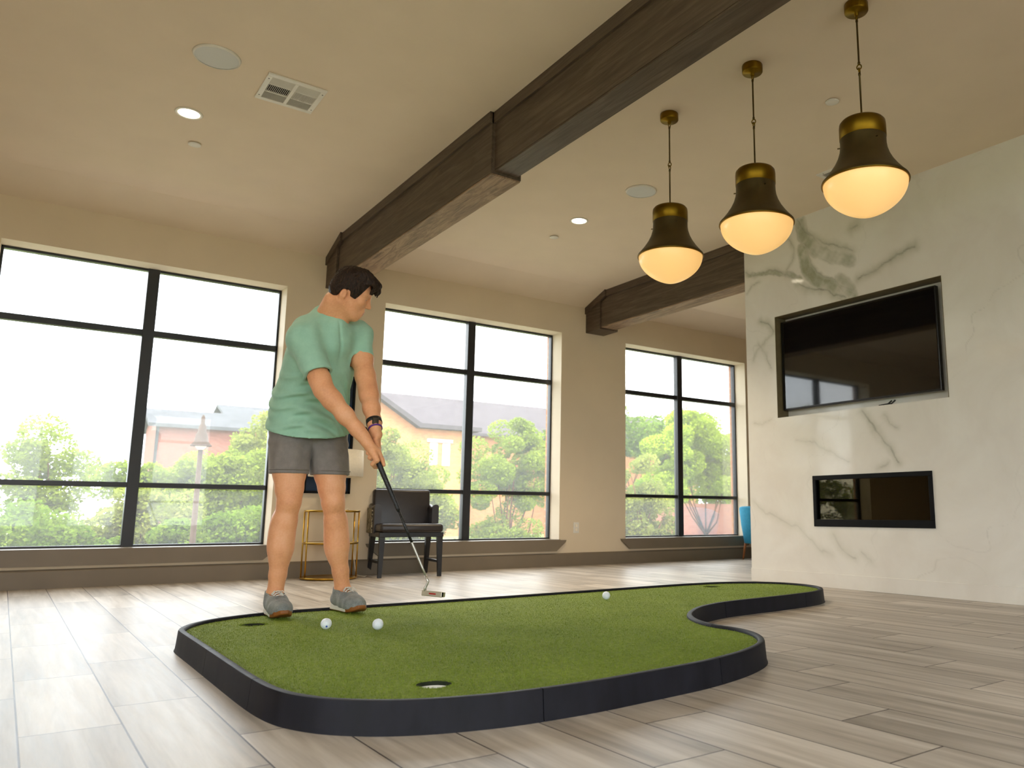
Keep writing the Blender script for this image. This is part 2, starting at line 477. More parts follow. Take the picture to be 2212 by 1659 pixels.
# ------------------------------------------------------------------ the room shell
YW, YO = 7.20, 7.50            # inner and outer face of the window wall
XL, XR, YB = -2.6, 9.8, -3.6   # left wall, right wall, wall behind the camera
ZC, ZW, YK = 3.03, 2.894, 6.82 # flat ceiling, ceiling height at the window wall, start of the slope
WZ0, WZ1 = 0.28, 2.56          # window opening
BACKW = [(-0.21, 1.833), (2.745, 4.789), (5.700, 7.742)]
LEFTW = [(-3.3, -1.0), (-0.6, 1.7)]

def struct(o): o['kind'] = 'structure'; return o

bm = bmesh.new(); box2(bm, (XL - 0.3, YB - 0.3, -0.12), (XR + 0.3, YO, 0.0))
struct(obj('floor', bm, M['floor']))
bm = bmesh.new()
prism(bm, [(YB - 0.3, ZC), (YK, ZC), (YW, ZW), (YO, ZW), (YO, ZC + 0.2), (YB - 0.3, ZC + 0.2)], 0, XL - 0.3, XR + 0.3)
struct(obj('ceiling', bm, M['ceiling']))

def wall_with_openings(name, axis, a0, a1, z0, z1, inner, outer, opens, mats):
    """wall running along axis (0 x or 1 y); inner and outer are its face coordinates on the other axis"""
    bm = bmesh.new()
    us = sorted(set([a0, a1] + [u for o in opens for u in o[:2]])); zs = sorted(set([z0, z1] + [z for o in opens for z in o[2:]]))
    def hole(u, z): return any(o[0] < u < o[1] and o[2] < z < o[3] for o in opens)
    def vt(u, w, z): return bm.verts.new((u, w, z) if axis == 0 else (w, u, z))
    def quad(pts, mi):
        f = bm.faces.new([vt(*p) for p in pts]); f.material_index = mi
    mid = inner + (outer - inner) * 0.80
    for i in range(len(us) - 1):
        for k in range(len(zs) - 1):
            u0, u1, q0, q1 = us[i], us[i + 1], zs[k], zs[k + 1]
            if hole((u0 + u1) / 2, (q0 + q1) / 2): continue
            quad([(u0, inner, q0), (u1, inner, q0), (u1, inner, q1), (u0, inner, q1)], 0)
            quad([(u0, outer, q0), (u0, outer, q1), (u1, outer, q1), (u1, outer, q0)], 1)
    for o in opens + [(a0, a1, z0, z1)]:
        for (w0, w1, mi) in ((inner, mid, 2), (mid, outer, 1)):
            for z in o[2:]: quad([(o[0], w0, z), (o[1], w0, z), (o[1], w1, z), (o[0], w1, z)], mi)
            for u in o[:2]: quad([(u, w0, o[2]), (u, w1, o[2]), (u, w1, o[3]), (u, w0, o[3])], mi)
    bmesh.ops.remove_doubles(bm, verts=bm.verts, dist=1e-5)
    return struct(obj(name, bm, mats))
wall_with_openings('wall_back', 0, XL, XR, 0.0, ZW, YW, YO, [(a, b, WZ0, WZ1) for a, b in BACKW], [M['wall'], M['brick'], M['reveal']])
wall_with_openings('wall_left', 1, YB, YW, 0.0, ZC, XL, XL - 0.3, [(a, b, WZ0, WZ1) for a, b in LEFTW], [M['wall'], M['brick'], M['reveal']])
bm = bmesh.new(); box2(bm, (XR, YB, 0), (XR + 0.3, YW, ZC)); struct(obj('wall_right', bm, M['wall']))
FILLW = [(-2.2, 0.5), (1.0, 3.4)]  # unseen windows behind the camera, added to fill the room with daylight
wall_with_openings('wall_front', 0, XL, XR, 0.0, ZC, YB, YB - 0.3, [(a, b, WZ0, WZ1) for a, b in FILLW], [M['wall'], M['brick'], M['reveal']])

def baseboard(name, lo, hi, ax, d):
    """profile with an eased top edge; ax = run axis, d = direction it projects (+1/-1)"""
    bm = bmesh.new()
    if ax == 0: prism(bm, [(lo[1], 0), (lo[1] + d * 0.020, 0), (lo[1] + d * 0.020, 0.122), (lo[1] + d * 0.008, 0.138), (lo[1], 0.138)], 0, lo[0], hi[0])
    else: prism(bm, [(lo[0], 0), (lo[0] + d * 0.020, 0), (lo[0] + d * 0.020, 0.122), (lo[0] + d * 0.008, 0.138), (lo[0], 0.138)], 1, lo[1], hi[1])
    return struct(obj(name, bm, M['taupe']))
baseboard('baseboard_back', (XL, YW, 0), (XR, YW, 0), 0, -1)
baseboard('baseboard_left', (XL, YB, 0), (XL, YW - 0.02, 0), 1, 1)
baseboard('baseboard_right', (XR, YB, 0), (XR, YW - 0.02, 0), 1, -1)

def window(name, a, b, axis, face, sgn):
    """aluminium frame with two lights wide and three high; built along X at face 0 and turned into place"""
    root = empty(name, kind='structure')
    w = abs(b - a); d0, d1 = 0.184, 0.25
    bm = bmesh.new()
    def bar(x0, x1, z0, z1, y0=d0, y1=d1): box2(bm, (x0, y0, z0), (x1, y1, z1), 0.004, 1)
    t = 0.018
    bar(0, t, WZ0, WZ1); bar(w - t, w, WZ0, WZ1)
    bar(0, w, WZ1 - t, WZ1); bar(0, w, WZ0, WZ0 + t)
    bar(w / 2 - 0.043, w / 2 + 0.043, WZ0, WZ1, d0 - 0.012, d1)
    bar(0, w, 1.992, 2.042); bar(0, w, 0.750, 0.790)
    fr = obj('frame', bm, M['black_frame'], root)
    bm = bmesh.new(); box2(bm, (t, 0.218, WZ0 + t), (w - t, 0.224, WZ1 - t)); obj('pane', bm, M['glass'], root)
    # sill board with its mitred apron
    bm = bmesh.new()
    box2(bm, (0.0, -0.03, WZ0 - 0.02), (w, d0, WZ0 + 0.002))
    top, bot = (-0.075, w + 0.075), (0.05, w - 0.05)
    A = [(top[0], WZ0 - 0.004), (top[1], WZ0 - 0.004), (top[1] - 0.012, WZ0 - 0.03), (bot[1], 0.160), (bot[0], 0.160), (top[0] + 0.012, WZ0 - 0.03)]
    prism(bm, A, 1, -0.035, 0.0)
    obj('sill', bm, M['taupe'], root)
    if axis == 0: root.location = (a, face, 0)
    elif axis == 2: root.location = (a, face, 0); root.rotation_euler = (0, 0, PI)
    else: root.location = (face, a, 0); root.rotation_euler = (0, 0, PI / 2)
    return root
for i, (a, b) in enumerate(BACKW): window('window_%d' % (i + 1), a, b, 0, YW, 1)
for i, (a, b) in enumerate(LEFTW): window('window_%d' % (i + 4), a, b, 1, XL, -1)
for i, (a, b) in enumerate(FILLW): window('window_%d' % (i + 6), b, a, 2, YB, -1)

# ------------------------------------------------------------------ ceiling beams
def beam(x0, x1, y_end, y_step, name, label):
    """boxed timber beam: wall collar, deep length, and a slimmer length towards the room, with a top rail"""
    root = empty(name, ((x0 + x1) / 2, YW, 2.6), label=label, cat='beam')
    ox, oy, oz = root.location
    def part(nm, xa, xb, ya, yb, zb, rail=True):
        bm = bmesh.new()
        def ztop(y): return ZC if y <= YK else ZC + (ZW - ZC) * (y - YK) / (YW - YK)
        ys = sorted([ya, yb] + ([YK] if ya < YK < yb else []))
        poly = [(ya - oy, zb - oz), (yb - oy, zb - oz)] + [(y - oy, ztop(y) - oz) for y in reversed(ys)]
        prism(bm, poly, 0, xa - ox, xb - ox)
        o = obj(nm, bm, M['beam'], root)
        if rail:
            bm = bmesh.new()
            poly = [(y - oy, ztop(y) - 0.075 - oz) for y in ys] + [(y - oy, ztop(y) - oz) for y in reversed(ys)]
            prism(bm, poly, 0, xa - 0.016 - ox, xb + 0.016 - ox)
            obj('top_rail', bm, M['beam'], o)
        if nm != 'wall_collar':
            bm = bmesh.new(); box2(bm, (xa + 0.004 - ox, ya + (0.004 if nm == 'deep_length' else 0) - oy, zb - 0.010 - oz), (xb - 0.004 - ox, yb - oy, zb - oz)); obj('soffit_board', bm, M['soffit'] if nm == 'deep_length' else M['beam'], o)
        return o
    part('wall_collar', x0 - 0.004, x1 + 0.004, 6.93, YW, 2.600, False)
    # the rail runs through over the collar
    bm = bmesh.new()
    poly = [(YK - oy, ZC - 0.075 - oz), (YW - oy, ZW - 0.075 - oz), (YW - oy, ZW - oz), (YK - oy, ZC - oz)]
    prism(bm, poly, 0, x0 - 0.02 - ox, x1 + 0.02 - ox); obj('collar_rail', bm, M['beam'], root)
    part('deep_length', x0 + 0.016, x1 - 0.016, max(y_step, y_end), 6.93, 2.628)
    if y_end < y_step: part('slim_length', x0 + 0.04, x1 - 0.04, y_end, y_step, 2.652)
    return root
beam(2.170, 2.415, YB, 4.10, 'ceiling_beam', 'long dark timber ceiling beam running overhead from the wall above the golfer')
beam(5.122, 5.368, 4.74, 4.10, 'ceiling_beam', 'shorter dark timber beam running into the marble chimney beside the pendants')

# ------------------------------------------------------------------ marble chimney breast with its veins
XM, MY0, MY1 = 5.105, 2.05, 4.722
NI = (2.86, 4.387, 1.354, 2.224)   # tv niche y0 y1 z0 z1
FI = (3.02, 4.045, 0.462, 0.857)   # fireplace opening
def poly_dist(Y, Z, pts):
    d = np.full(Y.shape, 9.0)
    for (a, b), (c, e) in zip(pts[:-1], pts[1:]):
        vx, vz = c - a, e - b
        h = np.clip(((Y - a) * vx + (Z - b) * vz) / (vx * vx + vz * vz + 1e-9), 0, 1)
        d = np.minimum(d, np.hypot(Y - a - h * vx, Z - b - h * vz))
    return d
def fbm(Y, Z, f, seed, octv=4):
    out = np.zeros_like(Y); r = np.random.default_rng(seed); amp = 1.0
    for o in range(octv):
        for _ in range(3):
            a = r.uniform(0, 2 * PI); ph = r.uniform(0, 2 * PI)
            out += amp * np.sin((Y * np.cos(a) + Z * np.sin(a)) * f * (1 + 0.3 * r.uniform(-1, 1)) * 2 * PI + ph)
        f *= 2.1; amp *= 0.55
    return out / 5.0
def vein_color(Y, Z):
    wy = Y + 0.026 * fbm(Y, Z, 2.2, 1) + 0.010 * fbm(Y, Z, 7.0, 3); wz = Z + 0.026 * fbm(Y, Z, 2.2, 2) + 0.010 * fbm(Y, Z, 7.0, 4)
    line = np.zeros_like(Y); patch = np.zeros_like(Y)
    for pts, w, s in VEINS:
        d = poly_dist(wy, wz, pts)
        k = np.clip(0.55 + 0.6 * fbm(Y, Z, 3.0, int(w * 1e5) % 97), 0.0, 1.0)
        line = np.maximum(line, s * k * np.exp(-(d / w) ** 2))
        patch = np.maximum(patch, 0.45 * s * np.exp(-(d / (w * 6)) ** 2))
    for pts, w, s in PATCHES:
        d = poly_dist(wy, wz, pts)
        e = np.clip((1.2 - d / w) * 1.5, 0, 1) * np.clip(0.85 + 0.75 * fbm(Y, Z, 3.4, 8), 0, 1)
        patch = np.maximum(patch, s * e)
        line = np.maximum(line, 0.55 * s * np.exp(-((d - w * 0.85) / 0.006) ** 2) * np.clip(0.4 + fbm(Y, Z, 3.5, 5), 0, 1))
    line = np.maximum(line, 0.25 * np.clip(1 - np.abs(fbm(Y, Z, 0.75, 11)) / 0.018, 0, 1) * np.clip(fbm(Y, Z, 0.8, 12) + 0.2, 0, 1))
    return line, patch
VEINS = [
    ([(4.121, 3.071), (4.039, 2.896), (3.943, 2.795), (3.801, 2.713), (3.575, 2.605)], 0.006, 0.8),
    ([(3.543, 2.356), (3.411, 2.382), (3.304, 2.413), (3.203, 2.452), (3.037, 2.492)], 0.007, 0.95),
    ([(4.122, 2.463), (4.036, 2.408), (3.89, 2.358), (3.775, 2.275), (3.662, 2.242)], 0.007, 0.95),
    ([(4.704, 2.702), (4.589, 2.647), (4.448, 2.65), (4.313, 2.616), (4.183, 2.541), (4.122, 2.463)], 0.005, 0.7),
    ([(4.208, 2.891), (4.161, 2.76), (4.172, 2.677), (4.233, 2.607)], 0.004, 0.6),
    ([(4.696, 2.497), (4.636, 2.551), (4.549, 2.575)], 0.004, 0.55),
    ([(4.533, 2.231), (4.452, 2.183), (4.401, 2.087)], 0.006, 0.9),
    ([(4.401, 2.087), (4.527, 2.003), (4.614, 1.931), (4.645, 1.87)], 0.004, 0.6),
    ([(4.583, 2.012), (4.503, 1.913), (4.439, 1.797)], 0.004, 0.55),
    ([(3.556, 1.33), (3.508, 1.252), (3.44, 1.155), (3.382, 1.097), (3.326, 1.013), (3.282, 0.931)], 0.006, 0.75),
    ([(3.371, 1.275), (3.334, 1.218), (3.277, 1.177)], 0.004, 0.5),
    ([(4.191, 1.155), (4.021, 1.123), (3.839, 1.016), (3.707, 0.953)], 0.004, 0.28),
    ([(4.685, 0.669), (4.552, 0.567), (4.371, 0.508), (4.222, 0.451), (4.059, 0.322), (3.9, 0.254)], 0.006, 0.33),
    ([(3.87, 0.401), (3.786, 0.294), (3.68, 0.245)], 0.007, 0.4),
    ([(3.615, 0.283), (3.535, 0.216)], 0.006, 0.35),
    ([(3.435, 0.894), (3.372, 0.927)], 0.005, 0.6),
    ([(4.635, 1.334), (4.553, 1.306), (4.47, 1.34)], 0.004, 0.3),
    ([(3.565, 2.777), (3.531, 2.787)], 0.008, 0.9),
]
PATCHES = [
    ([(4.073, 2.992), (4.053, 2.858), (3.947, 2.702), (3.759, 2.61), (3.601, 2.528)], 0.06, 0.75),
    ([(4.072, 2.735), (4.028, 2.577), (3.887, 2.418), (3.751, 2.306), (3.595, 2.231)], 0.06, 0.85),
    ([(4.676, 2.673), (4.476, 2.641), (4.26, 2.588), (4.082, 2.496)], 0.021, 0.7),
    ([(3.723, 2.399), (3.614, 2.294)], 0.054, 0.6),
]
def marble():
    ys = np.unique(np.concatenate([np.arange(MY0, MY1, 0.009), [MY1, NI[0], NI[1], FI[0], FI[1]]]).round(5))
    zs = np.unique(np.concatenate([np.arange(0, ZC, 0.009), [ZC, NI[2], NI[3], FI[2], FI[3]]]).round(5))
    Y, Z = np.meshgrid(ys, zs, indexing='ij')
    ny, nz = len(ys), len(zs)
    verts = [np.stack([np.full(Y.size, XM), Y.ravel(), Z.ravel()], 1)]
    i, k = np.meshgrid(np.arange(ny - 1), np.arange(nz - 1), indexing='ij')
    cy = (ys[:-1] + ys[1:])[i] / 2; cz = (zs[:-1] + zs[1:])[k] / 2
    keep = ~(((cy > NI[0]) & (cy < NI[1]) & (cz > NI[2]) & (cz < NI[3])) | ((cy > FI[0]) & (cy < FI[1]) & (cz > FI[2]) & (cz < FI[3])))
    i, k = i[keep], k[keep]
    faces = [np.stack([i * nz + k, i * nz + k + 1, (i + 1) * nz + k + 1, (i + 1) * nz + k], 1)]
    nv = Y.size
    def quad(p):
        nonlocal nv
        verts.append(np.array(p, float)); faces.append(np.array([[nv, nv + 1, nv + 2, nv + 3]])); nv += 4
    for (y0, y1, z0, z1), dep in ((NI, 0.135), (FI, 0.0)):
        x0, x1 = XM, XM + max(dep, 0.02)
        for z in (z0, z1): quad([(x0, y0, z), (x0, y1, z), (x1, y1, z), (x1, y0, z)])
        for y in (y0, y1): quad([(x0, y, z0), (x1, y, z0), (x1, y, z1), (x0, y, z1)])
        if dep: quad([(x1, y0, z0), (x1, y1, z0), (x1, y1, z1), (x1, y0, z1)])
    X2 = 6.1
    for y in (MY0, MY1): quad([(XM, y, 0), (X2, y, 0), (X2, y, ZC), (XM, y, ZC)])
    quad([(X2, MY0, 0), (X2, MY1, 0), (X2, MY1, ZC), (X2, MY0, ZC)])
    verts = np.concatenate(verts); faces = np.concatenate(faces)
    o = np_mesh('wall_fireplace', verts, faces, M['marble'])
    line, patch = vein_color(verts[:, 1] + 0.6 * (verts[:, 0] - XM), verts[:, 2])
    # joint between the slab and the plinth course
    at = o.data.color_attributes.new('vein', 'FLOAT_COLOR', 'POINT')
    c = np.stack([line, patch, np.zeros_like(line), np.ones_like(line)], 1).astype(np.float32)
    at.data.foreach_set('color', c.ravel())
    return struct(o)
marble()
# plinth course of the same stone, standing a hair proud of the slab with a dark joint above it
bm = bmesh.new(); box2(bm, (XM - 0.006, MY0 - 0.006, 0), (XM + 0.02, MY1 + 0.004, 0.108), 0.002, 1)
pl = struct(obj('trim_1', bm, M['marble']))
at = pl.data.color_attributes.new('vein', 'FLOAT_COLOR', 'POINT'); at.data.foreach_set('color', [0.0, 0.0, 0.0, 1.0] * len(pl.data.vertices))

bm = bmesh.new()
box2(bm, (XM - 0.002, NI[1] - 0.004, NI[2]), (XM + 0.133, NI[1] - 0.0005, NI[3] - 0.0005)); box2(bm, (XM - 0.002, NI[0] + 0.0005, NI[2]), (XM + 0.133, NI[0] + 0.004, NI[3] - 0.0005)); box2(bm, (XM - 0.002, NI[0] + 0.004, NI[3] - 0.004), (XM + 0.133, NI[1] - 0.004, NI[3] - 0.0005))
struct(obj('trim_2', bm, M['niche']))  # dark tan lining on the niche sides and top only
# television in its niche
tv = empty('television', (XM + 0.062, 3.655, 1.42), label='black flat screen television recessed in the marble chimney', cat='television')
bm = bmesh.new(); box(bm, (0.012, 0, 0.380), (0.04, 1.43, 0.765), 0.006); obj('casing', bm, M['tv_body'], tv)
bm = bmesh.new(); box(bm, (-0.0092, 0, 0.383), (0.003, 1.405, 0.742)); obj('screen', bm, M['screen'], tv)
bm = bmesh.new()
for k in range(2): tube(bm, [(0.0, -0.34 + 0.03 * k, -0.03), (-0.02, -0.32 + 0.03 * k, -0.055), (-0.03, -0.25 + 0.03 * k, -0.062)], 0.006, 8)
obj('cable', bm, M['black_rubber'], tv)
bm = bmesh.new(); box(bm, (0.052, 0, 0.385), (0.040, 0.4, 0.4)); obj('wall_mount', bm, M['black_metal'], tv)

# linear fireplace
fp = empty('electric_fireplace', (XM, (FI[0] + FI[1]) / 2, FI[2]), label='black framed linear fireplace with tinted glass set low in the marble', cat='fireplace')
fw_, fh_ = FI[1] - FI[0], FI[3] - FI[2]
bm = bmesh.new()
for (y0, y1, z0, z1) in ((-fw_ / 2, -fw_ / 2 + 0.03, 0.055, fh_ - 0.035), (fw_ / 2 - 0.03, fw_ / 2, 0.055, fh_ - 0.035), (-fw_ / 2, fw_ / 2, 0, 0.055), (-fw_ / 2, fw_ / 2, fh_ - 0.035, fh_)):
    box2(bm, (-0.012, y0, z0), (0.03, y1, z1), 0.003, 1)
obj('surround', bm, M['black_metal'], fp)
bm = bmesh.new(); box2(bm, (0.004, -fw_ / 2 + 0.03, 0.04), (0.009, fw_ / 2 - 0.03, fh_ - 0.03)); obj('glass_front', bm, M['fireglass'], fp)
bm = bmesh.new()
e = 0.002
for lo, hi in (((0.03, -fw_ / 2, 0), (0.25, fw_ / 2, 0.02)), ((0.03, -fw_ / 2, fh_ - 0.02), (0.25, fw_ / 2, fh_)), ((0.23, -fw_ / 2, 0), (0.25, fw_ / 2, fh_)), ((0.03, -fw_ / 2, 0), (0.25, -fw_ / 2 + 0.02, fh_)), ((0.03, fw_ / 2 - 0.02, 0), (0.25, fw_ / 2, fh_))): box2(bm, lo, hi)
obj('firebox', bm, M['firebox'], fp)
bm = bmesh.new()
for k in range(260):
    s = random.uniform(0.006, 0.014)
    r = bmesh.ops.create_icosphere(bm, subdivisions=1, radius=s)
    bmesh.ops.transform(bm, matrix=Matrix.Translation((random.uniform(0.03, 0.2), random.uniform(-fw_ / 2 + 0.04, fw_ / 2 - 0.04), 0.03 + random.uniform(0, 0.025))) @ Matrix.Rotation(random.random() * 3, 4, 'X'), verts=r['verts'])
tag(obj('crystal_bed', bm, M['ember'], fp), kind='stuff')

# outlet plate on the pier
op = empty('wall_outlet', (5.008, YW, 0.405), label='white outlet plate low on the wall between the middle and far windows', cat='outlet')
bm = bmesh.new(); box(bm, (0, -0.004, 0), (0.072, 0.008, 0.116), 0.003); obj('plate', bm, M['white_plastic'], op)
bm = bmesh.new()
for z in (-0.021, 0.021):
    box(bm, (0, -0.009, z), (0.033, 0.004, 0.030), 0.006)
obj('socket', bm, M['shade'], op)

# ------------------------------------------------------------------ things on the ceiling
def ceiling_thing(name, x, y, label, cat, group=None): return empty(name, (x, y, ZC), label=label, cat=cat, group=group)
def downlight(x, y, label, watt):
    r = ceiling_thing('recessed_downlight', x, y, label, 'ceiling light', 'recessed downlights')
    bm = bmesh.new(); lathe(bm, [(0.060, 0.0), (0.078, 0.0), (0.080, -0.004), (0.074, -0.008), (0.063, -0.006), (0.060, 0.0)], 40, cap0=False, cap1=False); obj('trim_ring', bm, M['white_plastic'], r, True)
    bm = bmesh.new(); lathe(bm, [(0.061, -0.001), (0.061, -0.004)], 40); obj('lens', bm, M['downlight'], r)
    L = bpy.data.lights.new('downlight_lamp', 'SPOT'); L.energy = watt; L.color = (1, 0.80, 0.55); L.spot_size = math.radians(115); L.spot_blend = 0.7; L.shadow_soft_size = 0.05
    lo = bpy.data.objects.new('lamp', L); lo.location = (0, 0, -0.03); lo.parent = r; COL.objects.link(lo)
downlight(0.680, 5.282, 'lit recessed downlight near the ceiling vent left of the beam', 45)
downlight(3.676, 5.285, 'lit recessed downlight between the long beam and the nearest pendant', 80)
def speaker(x, y, label):
    r = ceiling_thing('ceiling_speaker', x, y, label, 'speaker', 'ceiling speakers')
    bm = bmesh.new(); lathe(bm, [(0.0001, -0.010), (0.100, -0.010), (0.112, -0.008)], 48, cap0=False, cap1=False); obj('grille', bm, M['grille'], r, True)
    bm = bmesh.new(); lathe(bm, [(0.111, -0.010), (0.119, -0.009), (0.122, 0.0), (0.111, 0.0)], 48, cap0=False, cap1=False); obj('rim', bm, M['white_plastic'], r, True)
speaker(0.688, 4.495, 'large round white ceiling speaker beside the square vent')
speaker(3.697, 4.476, 'round white ceiling speaker beside the nearest pendant lamp')
def sprinkler(x, y, label):
    r = ceiling_thing('sprinkler_cover', x, y, label, 'sprinkler cover', 'sprinkler covers')
    bm = bmesh.new(); lathe(bm, [(0.0001, -0.013), (0.034, -0.013), (0.040, -0.010), (0.040, -0.006)], 32, cap0=False, cap1=True); obj('cap', bm, M['white_plastic'], r, True)
    bm = bmesh.new(); lathe(bm, [(0.030, -0.007), (0.030, 0.0)], 24); obj('collar', bm, M['white_plastic'], r)
sprinkler(0.788, 5.722, 'small round white sprinkler cover below the left downlight')
sprinkler(3.722, 5.745, 'small round white sprinkler cover beyond the downlight past the beam')
sprinkler(3.752, 2.722, 'small round white sprinkler cover between the second and third pendants')
def vent(x0, y0, label):
    s = 0.332
    r = ceiling_thing('ceiling_vent', x0 + s / 2, y0 + s / 2, label, 'vent', 'ceiling vents')
    bm = bmesh.new()
    def b(x0, x1, y0, y1, z0=-0.010, z1=0.0): box2(bm, (x0, y0, z0), (x1, y1, z1), 0.0015, 1)
    h = s / 2; bd = 0.030
    e = 0.0004
    b(-h, h, -h, -h + bd); b(-h, h, h - bd, h); b(-h + e, -h + bd, -h + bd, h - bd, -0.0097); b(h - bd, h - e, -h + bd, h - bd, -0.0097); b(-0.010, 0.010, -h + bd, h - bd, -0.0097)
    for yy in (-0.048, 0.046):
        for xa, xb in ((-h + bd, -0.010), (0.010, h - bd)): b(xa, xb, yy - 0.004, yy + 0.004, -0.0094)
    obj('face_frame', bm, M['white_plastic'], r)
    bm = bmesh.new(); box2(bm, (-h + 0.01, -h + 0.01, -0.0015), (h - 0.01, h - 0.01, 0.0)); obj('duct', bm, M['dark_void'], r)
    for c0, c1 in ((-h + bd, -0.010), (0.010, h - bd)):
        for rr, (r0, r1) in enumerate(((-h + bd, -0.052), (-0.044, 0.042), (0.050, h - bd))):
            bm = bmesh.new()
            if rr == 1:
                n = 13; lean = 0.5 if c0 < 0 else -0.5
                for k in range(n):
                    xx = c0 + (k + 0.5) * (c1 - c0) / n
                    box(bm, (xx, (r0 + r1) / 2, -0.006), (0.0016, r1 - r0, 0.011), 0, Matrix.Rotation(lean, 3, 'Y'))
            else:
                n = 9; lean = 0.75 if rr == 0 else -0.75
                for k in range(n):
                    yy = r0 + (k + 0.5) * (r1 - r0) / n
                    box(bm, ((c0 + c1) / 2, yy, -0.006), (c1 - c0, 0.0016, 0.011), 0, Matrix.Rotation(lean, 3, 'X'))
            obj('louvre_bank', bm, M['white_plastic'], r)
    for sx in (-1, 1):
        for sy in (-1, 1):
            bm = bmesh.new(); lathe(bm, [(0.0035, -0.0112), (0.0035, -0.0092)], 10, (sx * (h - 0.014), sy * (h - 0.055), 0)); obj('screw', bm, M['black_metal'], r)
vent(0.955, 4.478, 'square white ceiling vent with slatted quarters beside the round speaker')
vent(4.525, 3.122, 'white ceiling vent half hidden behind the third pendant globe')

# pendants
def pendant():
    r = empty('pendant_lamp', (0, 0, 0))
    z = lambda a: a - ZC
    bm = bmesh.new(); lathe(bm, [(0.055, 0.0), (0.057, -0.004), (0.057, -0.040), (0.053, -0.046), (0.012, -0.047), (0.011, -0.062), (0.006, -0.066)], 40); obj('canopy', bm, M['brass'], r, True)
    def ring(zc, rot):
        bm = bmesh.new()
        pts = [(0.011 * math.cos(a) * math.cos(rot), 0.011 * math.cos(a) * math.sin(rot), zc + 0.013 * math.sin(a)) for a in np.linspace(0, 2 * PI, 16, endpoint=False)]
        tube(bm, pts, 0.003, 8, True); obj('link', bm, M['brass'], r, True)
    ring(z(2.955), 0.3); ring(z(2.676), 0.3); ring(z(2.694), 1.9)
    for a, b in ((2.947, 2.706), (2.664, 2.414)):
        bm = bmesh.new(); lathe(bm, [(0.006, z(a)), (0.0065, z(a) - 0.012), (0.0045, z(a) - 0.016), (0.0045, z(b) + 0.016), (0.0065, z(b) + 0.012), (0.006, z(b))], 14); obj('rod', bm, M['rod'], r, True)
    bm = bmesh.new()
    lathe(bm, [(0.012, z(2.417)), (0.060, z(2.414)), (0.098, z(2.408)), (0.106, z(2.398)), (0.108, z(2.380)), (0.108, z(2.322)), (0.104, z(2.319))], 64, cap1=False)
    cp = obj('brass_cap', bm, M['brass'], r, True)
    bm = bmesh.new()
    lathe(bm, [(0.106, z(2.322)), (0.1065, z(2.285)), (0.110, z(2.258)), (0.120, z(2.225)), (0.137, z(2.190)), (0.160, z(2.155)), (0.186, z(2.122)), (0.199, z(2.108)), (0.202, z(2.100)), (0.200, z(2.093)), (0.194, z(2.095)), (0.19, z(2.108)), (0.16, z(2.140)), (0.13, z(2.185))], 72, cap0=False, cap1=False)
    obj('bell', bm, M['bronze'], r, True)
    bm = bmesh.new()
    tube(bm, [(0.198 * math.cos(a), 0.198 * math.sin(a), z(2.0965)) for a in np.linspace(0, 2 * PI, 72, endpoint=False)], 0.0042, 8, True)
    obj('rim_band', bm, M['brass'], r, True)
    bm = bmesh.new()
    prof = [(0.194 * max(0.0, 1 - math.sin(t) ** 2.1) ** 0.72, z(2.098) - 0.168 * math.sin(t)) for t in np.linspace(0, PI / 2, 24)]
    prof[-1] = (0.0006, z(1.930))
    lathe(bm, prof, 72, cap0=True, cap1=False)
    obj('glass_globe', bm, M['globe'], r, True)
    for k in range(3):
        a = 2 * PI * k / 3 + 0.15
        bm = bmesh.new(); d = Vector((math.cos(a), math.sin(a), 0))
        tube(bm, [d * 0.104 + Vector((0, 0, z(2.285))), d * 0.119 + Vector((0, 0, z(2.285)))], 0.0035, 8)
        obj('thumb_screw', bm, M['rod'], r)
    return r
pend = pendant()
PL = ['brass and bronze pendant with glowing opal globe, the farthest and lowest of three', 'glowing brass pendant lamp in the middle of the row of three', 'glowing brass pendant lamp nearest the camera, highest of the row of three']
for i, (x, y) in enumerate(((3.080, 3.450), (3.085, 2.757), (3.087, 2.076))):
    o = pend if i == 0 else copy_tree(pend)
    o.location = (x, y, ZC)
    tag(o, PL[i], 'pendant lamp', 'pendant lamps in a row')
# ------------------------------------------------------------------ the putting green
GZ, RZ, RW = 0.070, 0.083, 0.026
OUT = [(0.612, 3.66), (0.612, 3.30), (0.612, 3.0), (0.612, 2.772), (0.613, 2.56), (0.617, 2.43), (0.625, 2.335), (0.643, 2.245), (0.674, 2.172), (0.705, 2.118), (0.752, 2.066),
  (0.815, 2.012), (0.899, 1.966), (0.995, 1.932), (1.115, 1.904), (1.235, 1.893), (1.40, 1.890), (1.60, 1.904), (1.72, 1.913), (1.87, 1.930), (2.06, 1.974), (2.20, 2.026), (2.30, 2.078), (2.375, 2.140), (2.440, 2.220), (2.488, 2.310),
  (2.512, 2.400), (2.512, 2.470), (2.511, 2.540), (2.535, 2.640), (2.585, 2.745), (2.665, 2.855), (2.77, 2.950), (2.90, 3.040), (3.04, 3.100), (3.18, 3.138), (3.37, 3.160), (3.63, 3.178), (3.86, 3.202), (4.03, 3.228), (4.16, 3.270), (4.27, 3.335),
  (4.37, 3.440), (4.425, 3.560), (4.438, 3.680), (4.420, 3.790), (4.36, 3.900), (4.27, 3.990), (4.14, 4.062), (3.98, 4.105), (3.77, 4.125), (3.45, 4.128), (3.00, 4.122), (2.50, 4.116), (2.00, 4.116), (1.55, 4.124), (1.225, 4.124),
  (1.08, 4.108), (0.98, 4.082), (0.88, 4.040), (0.79, 3.985), (0.71, 3.905), (0.655, 3.815), (0.625, 3.735)]
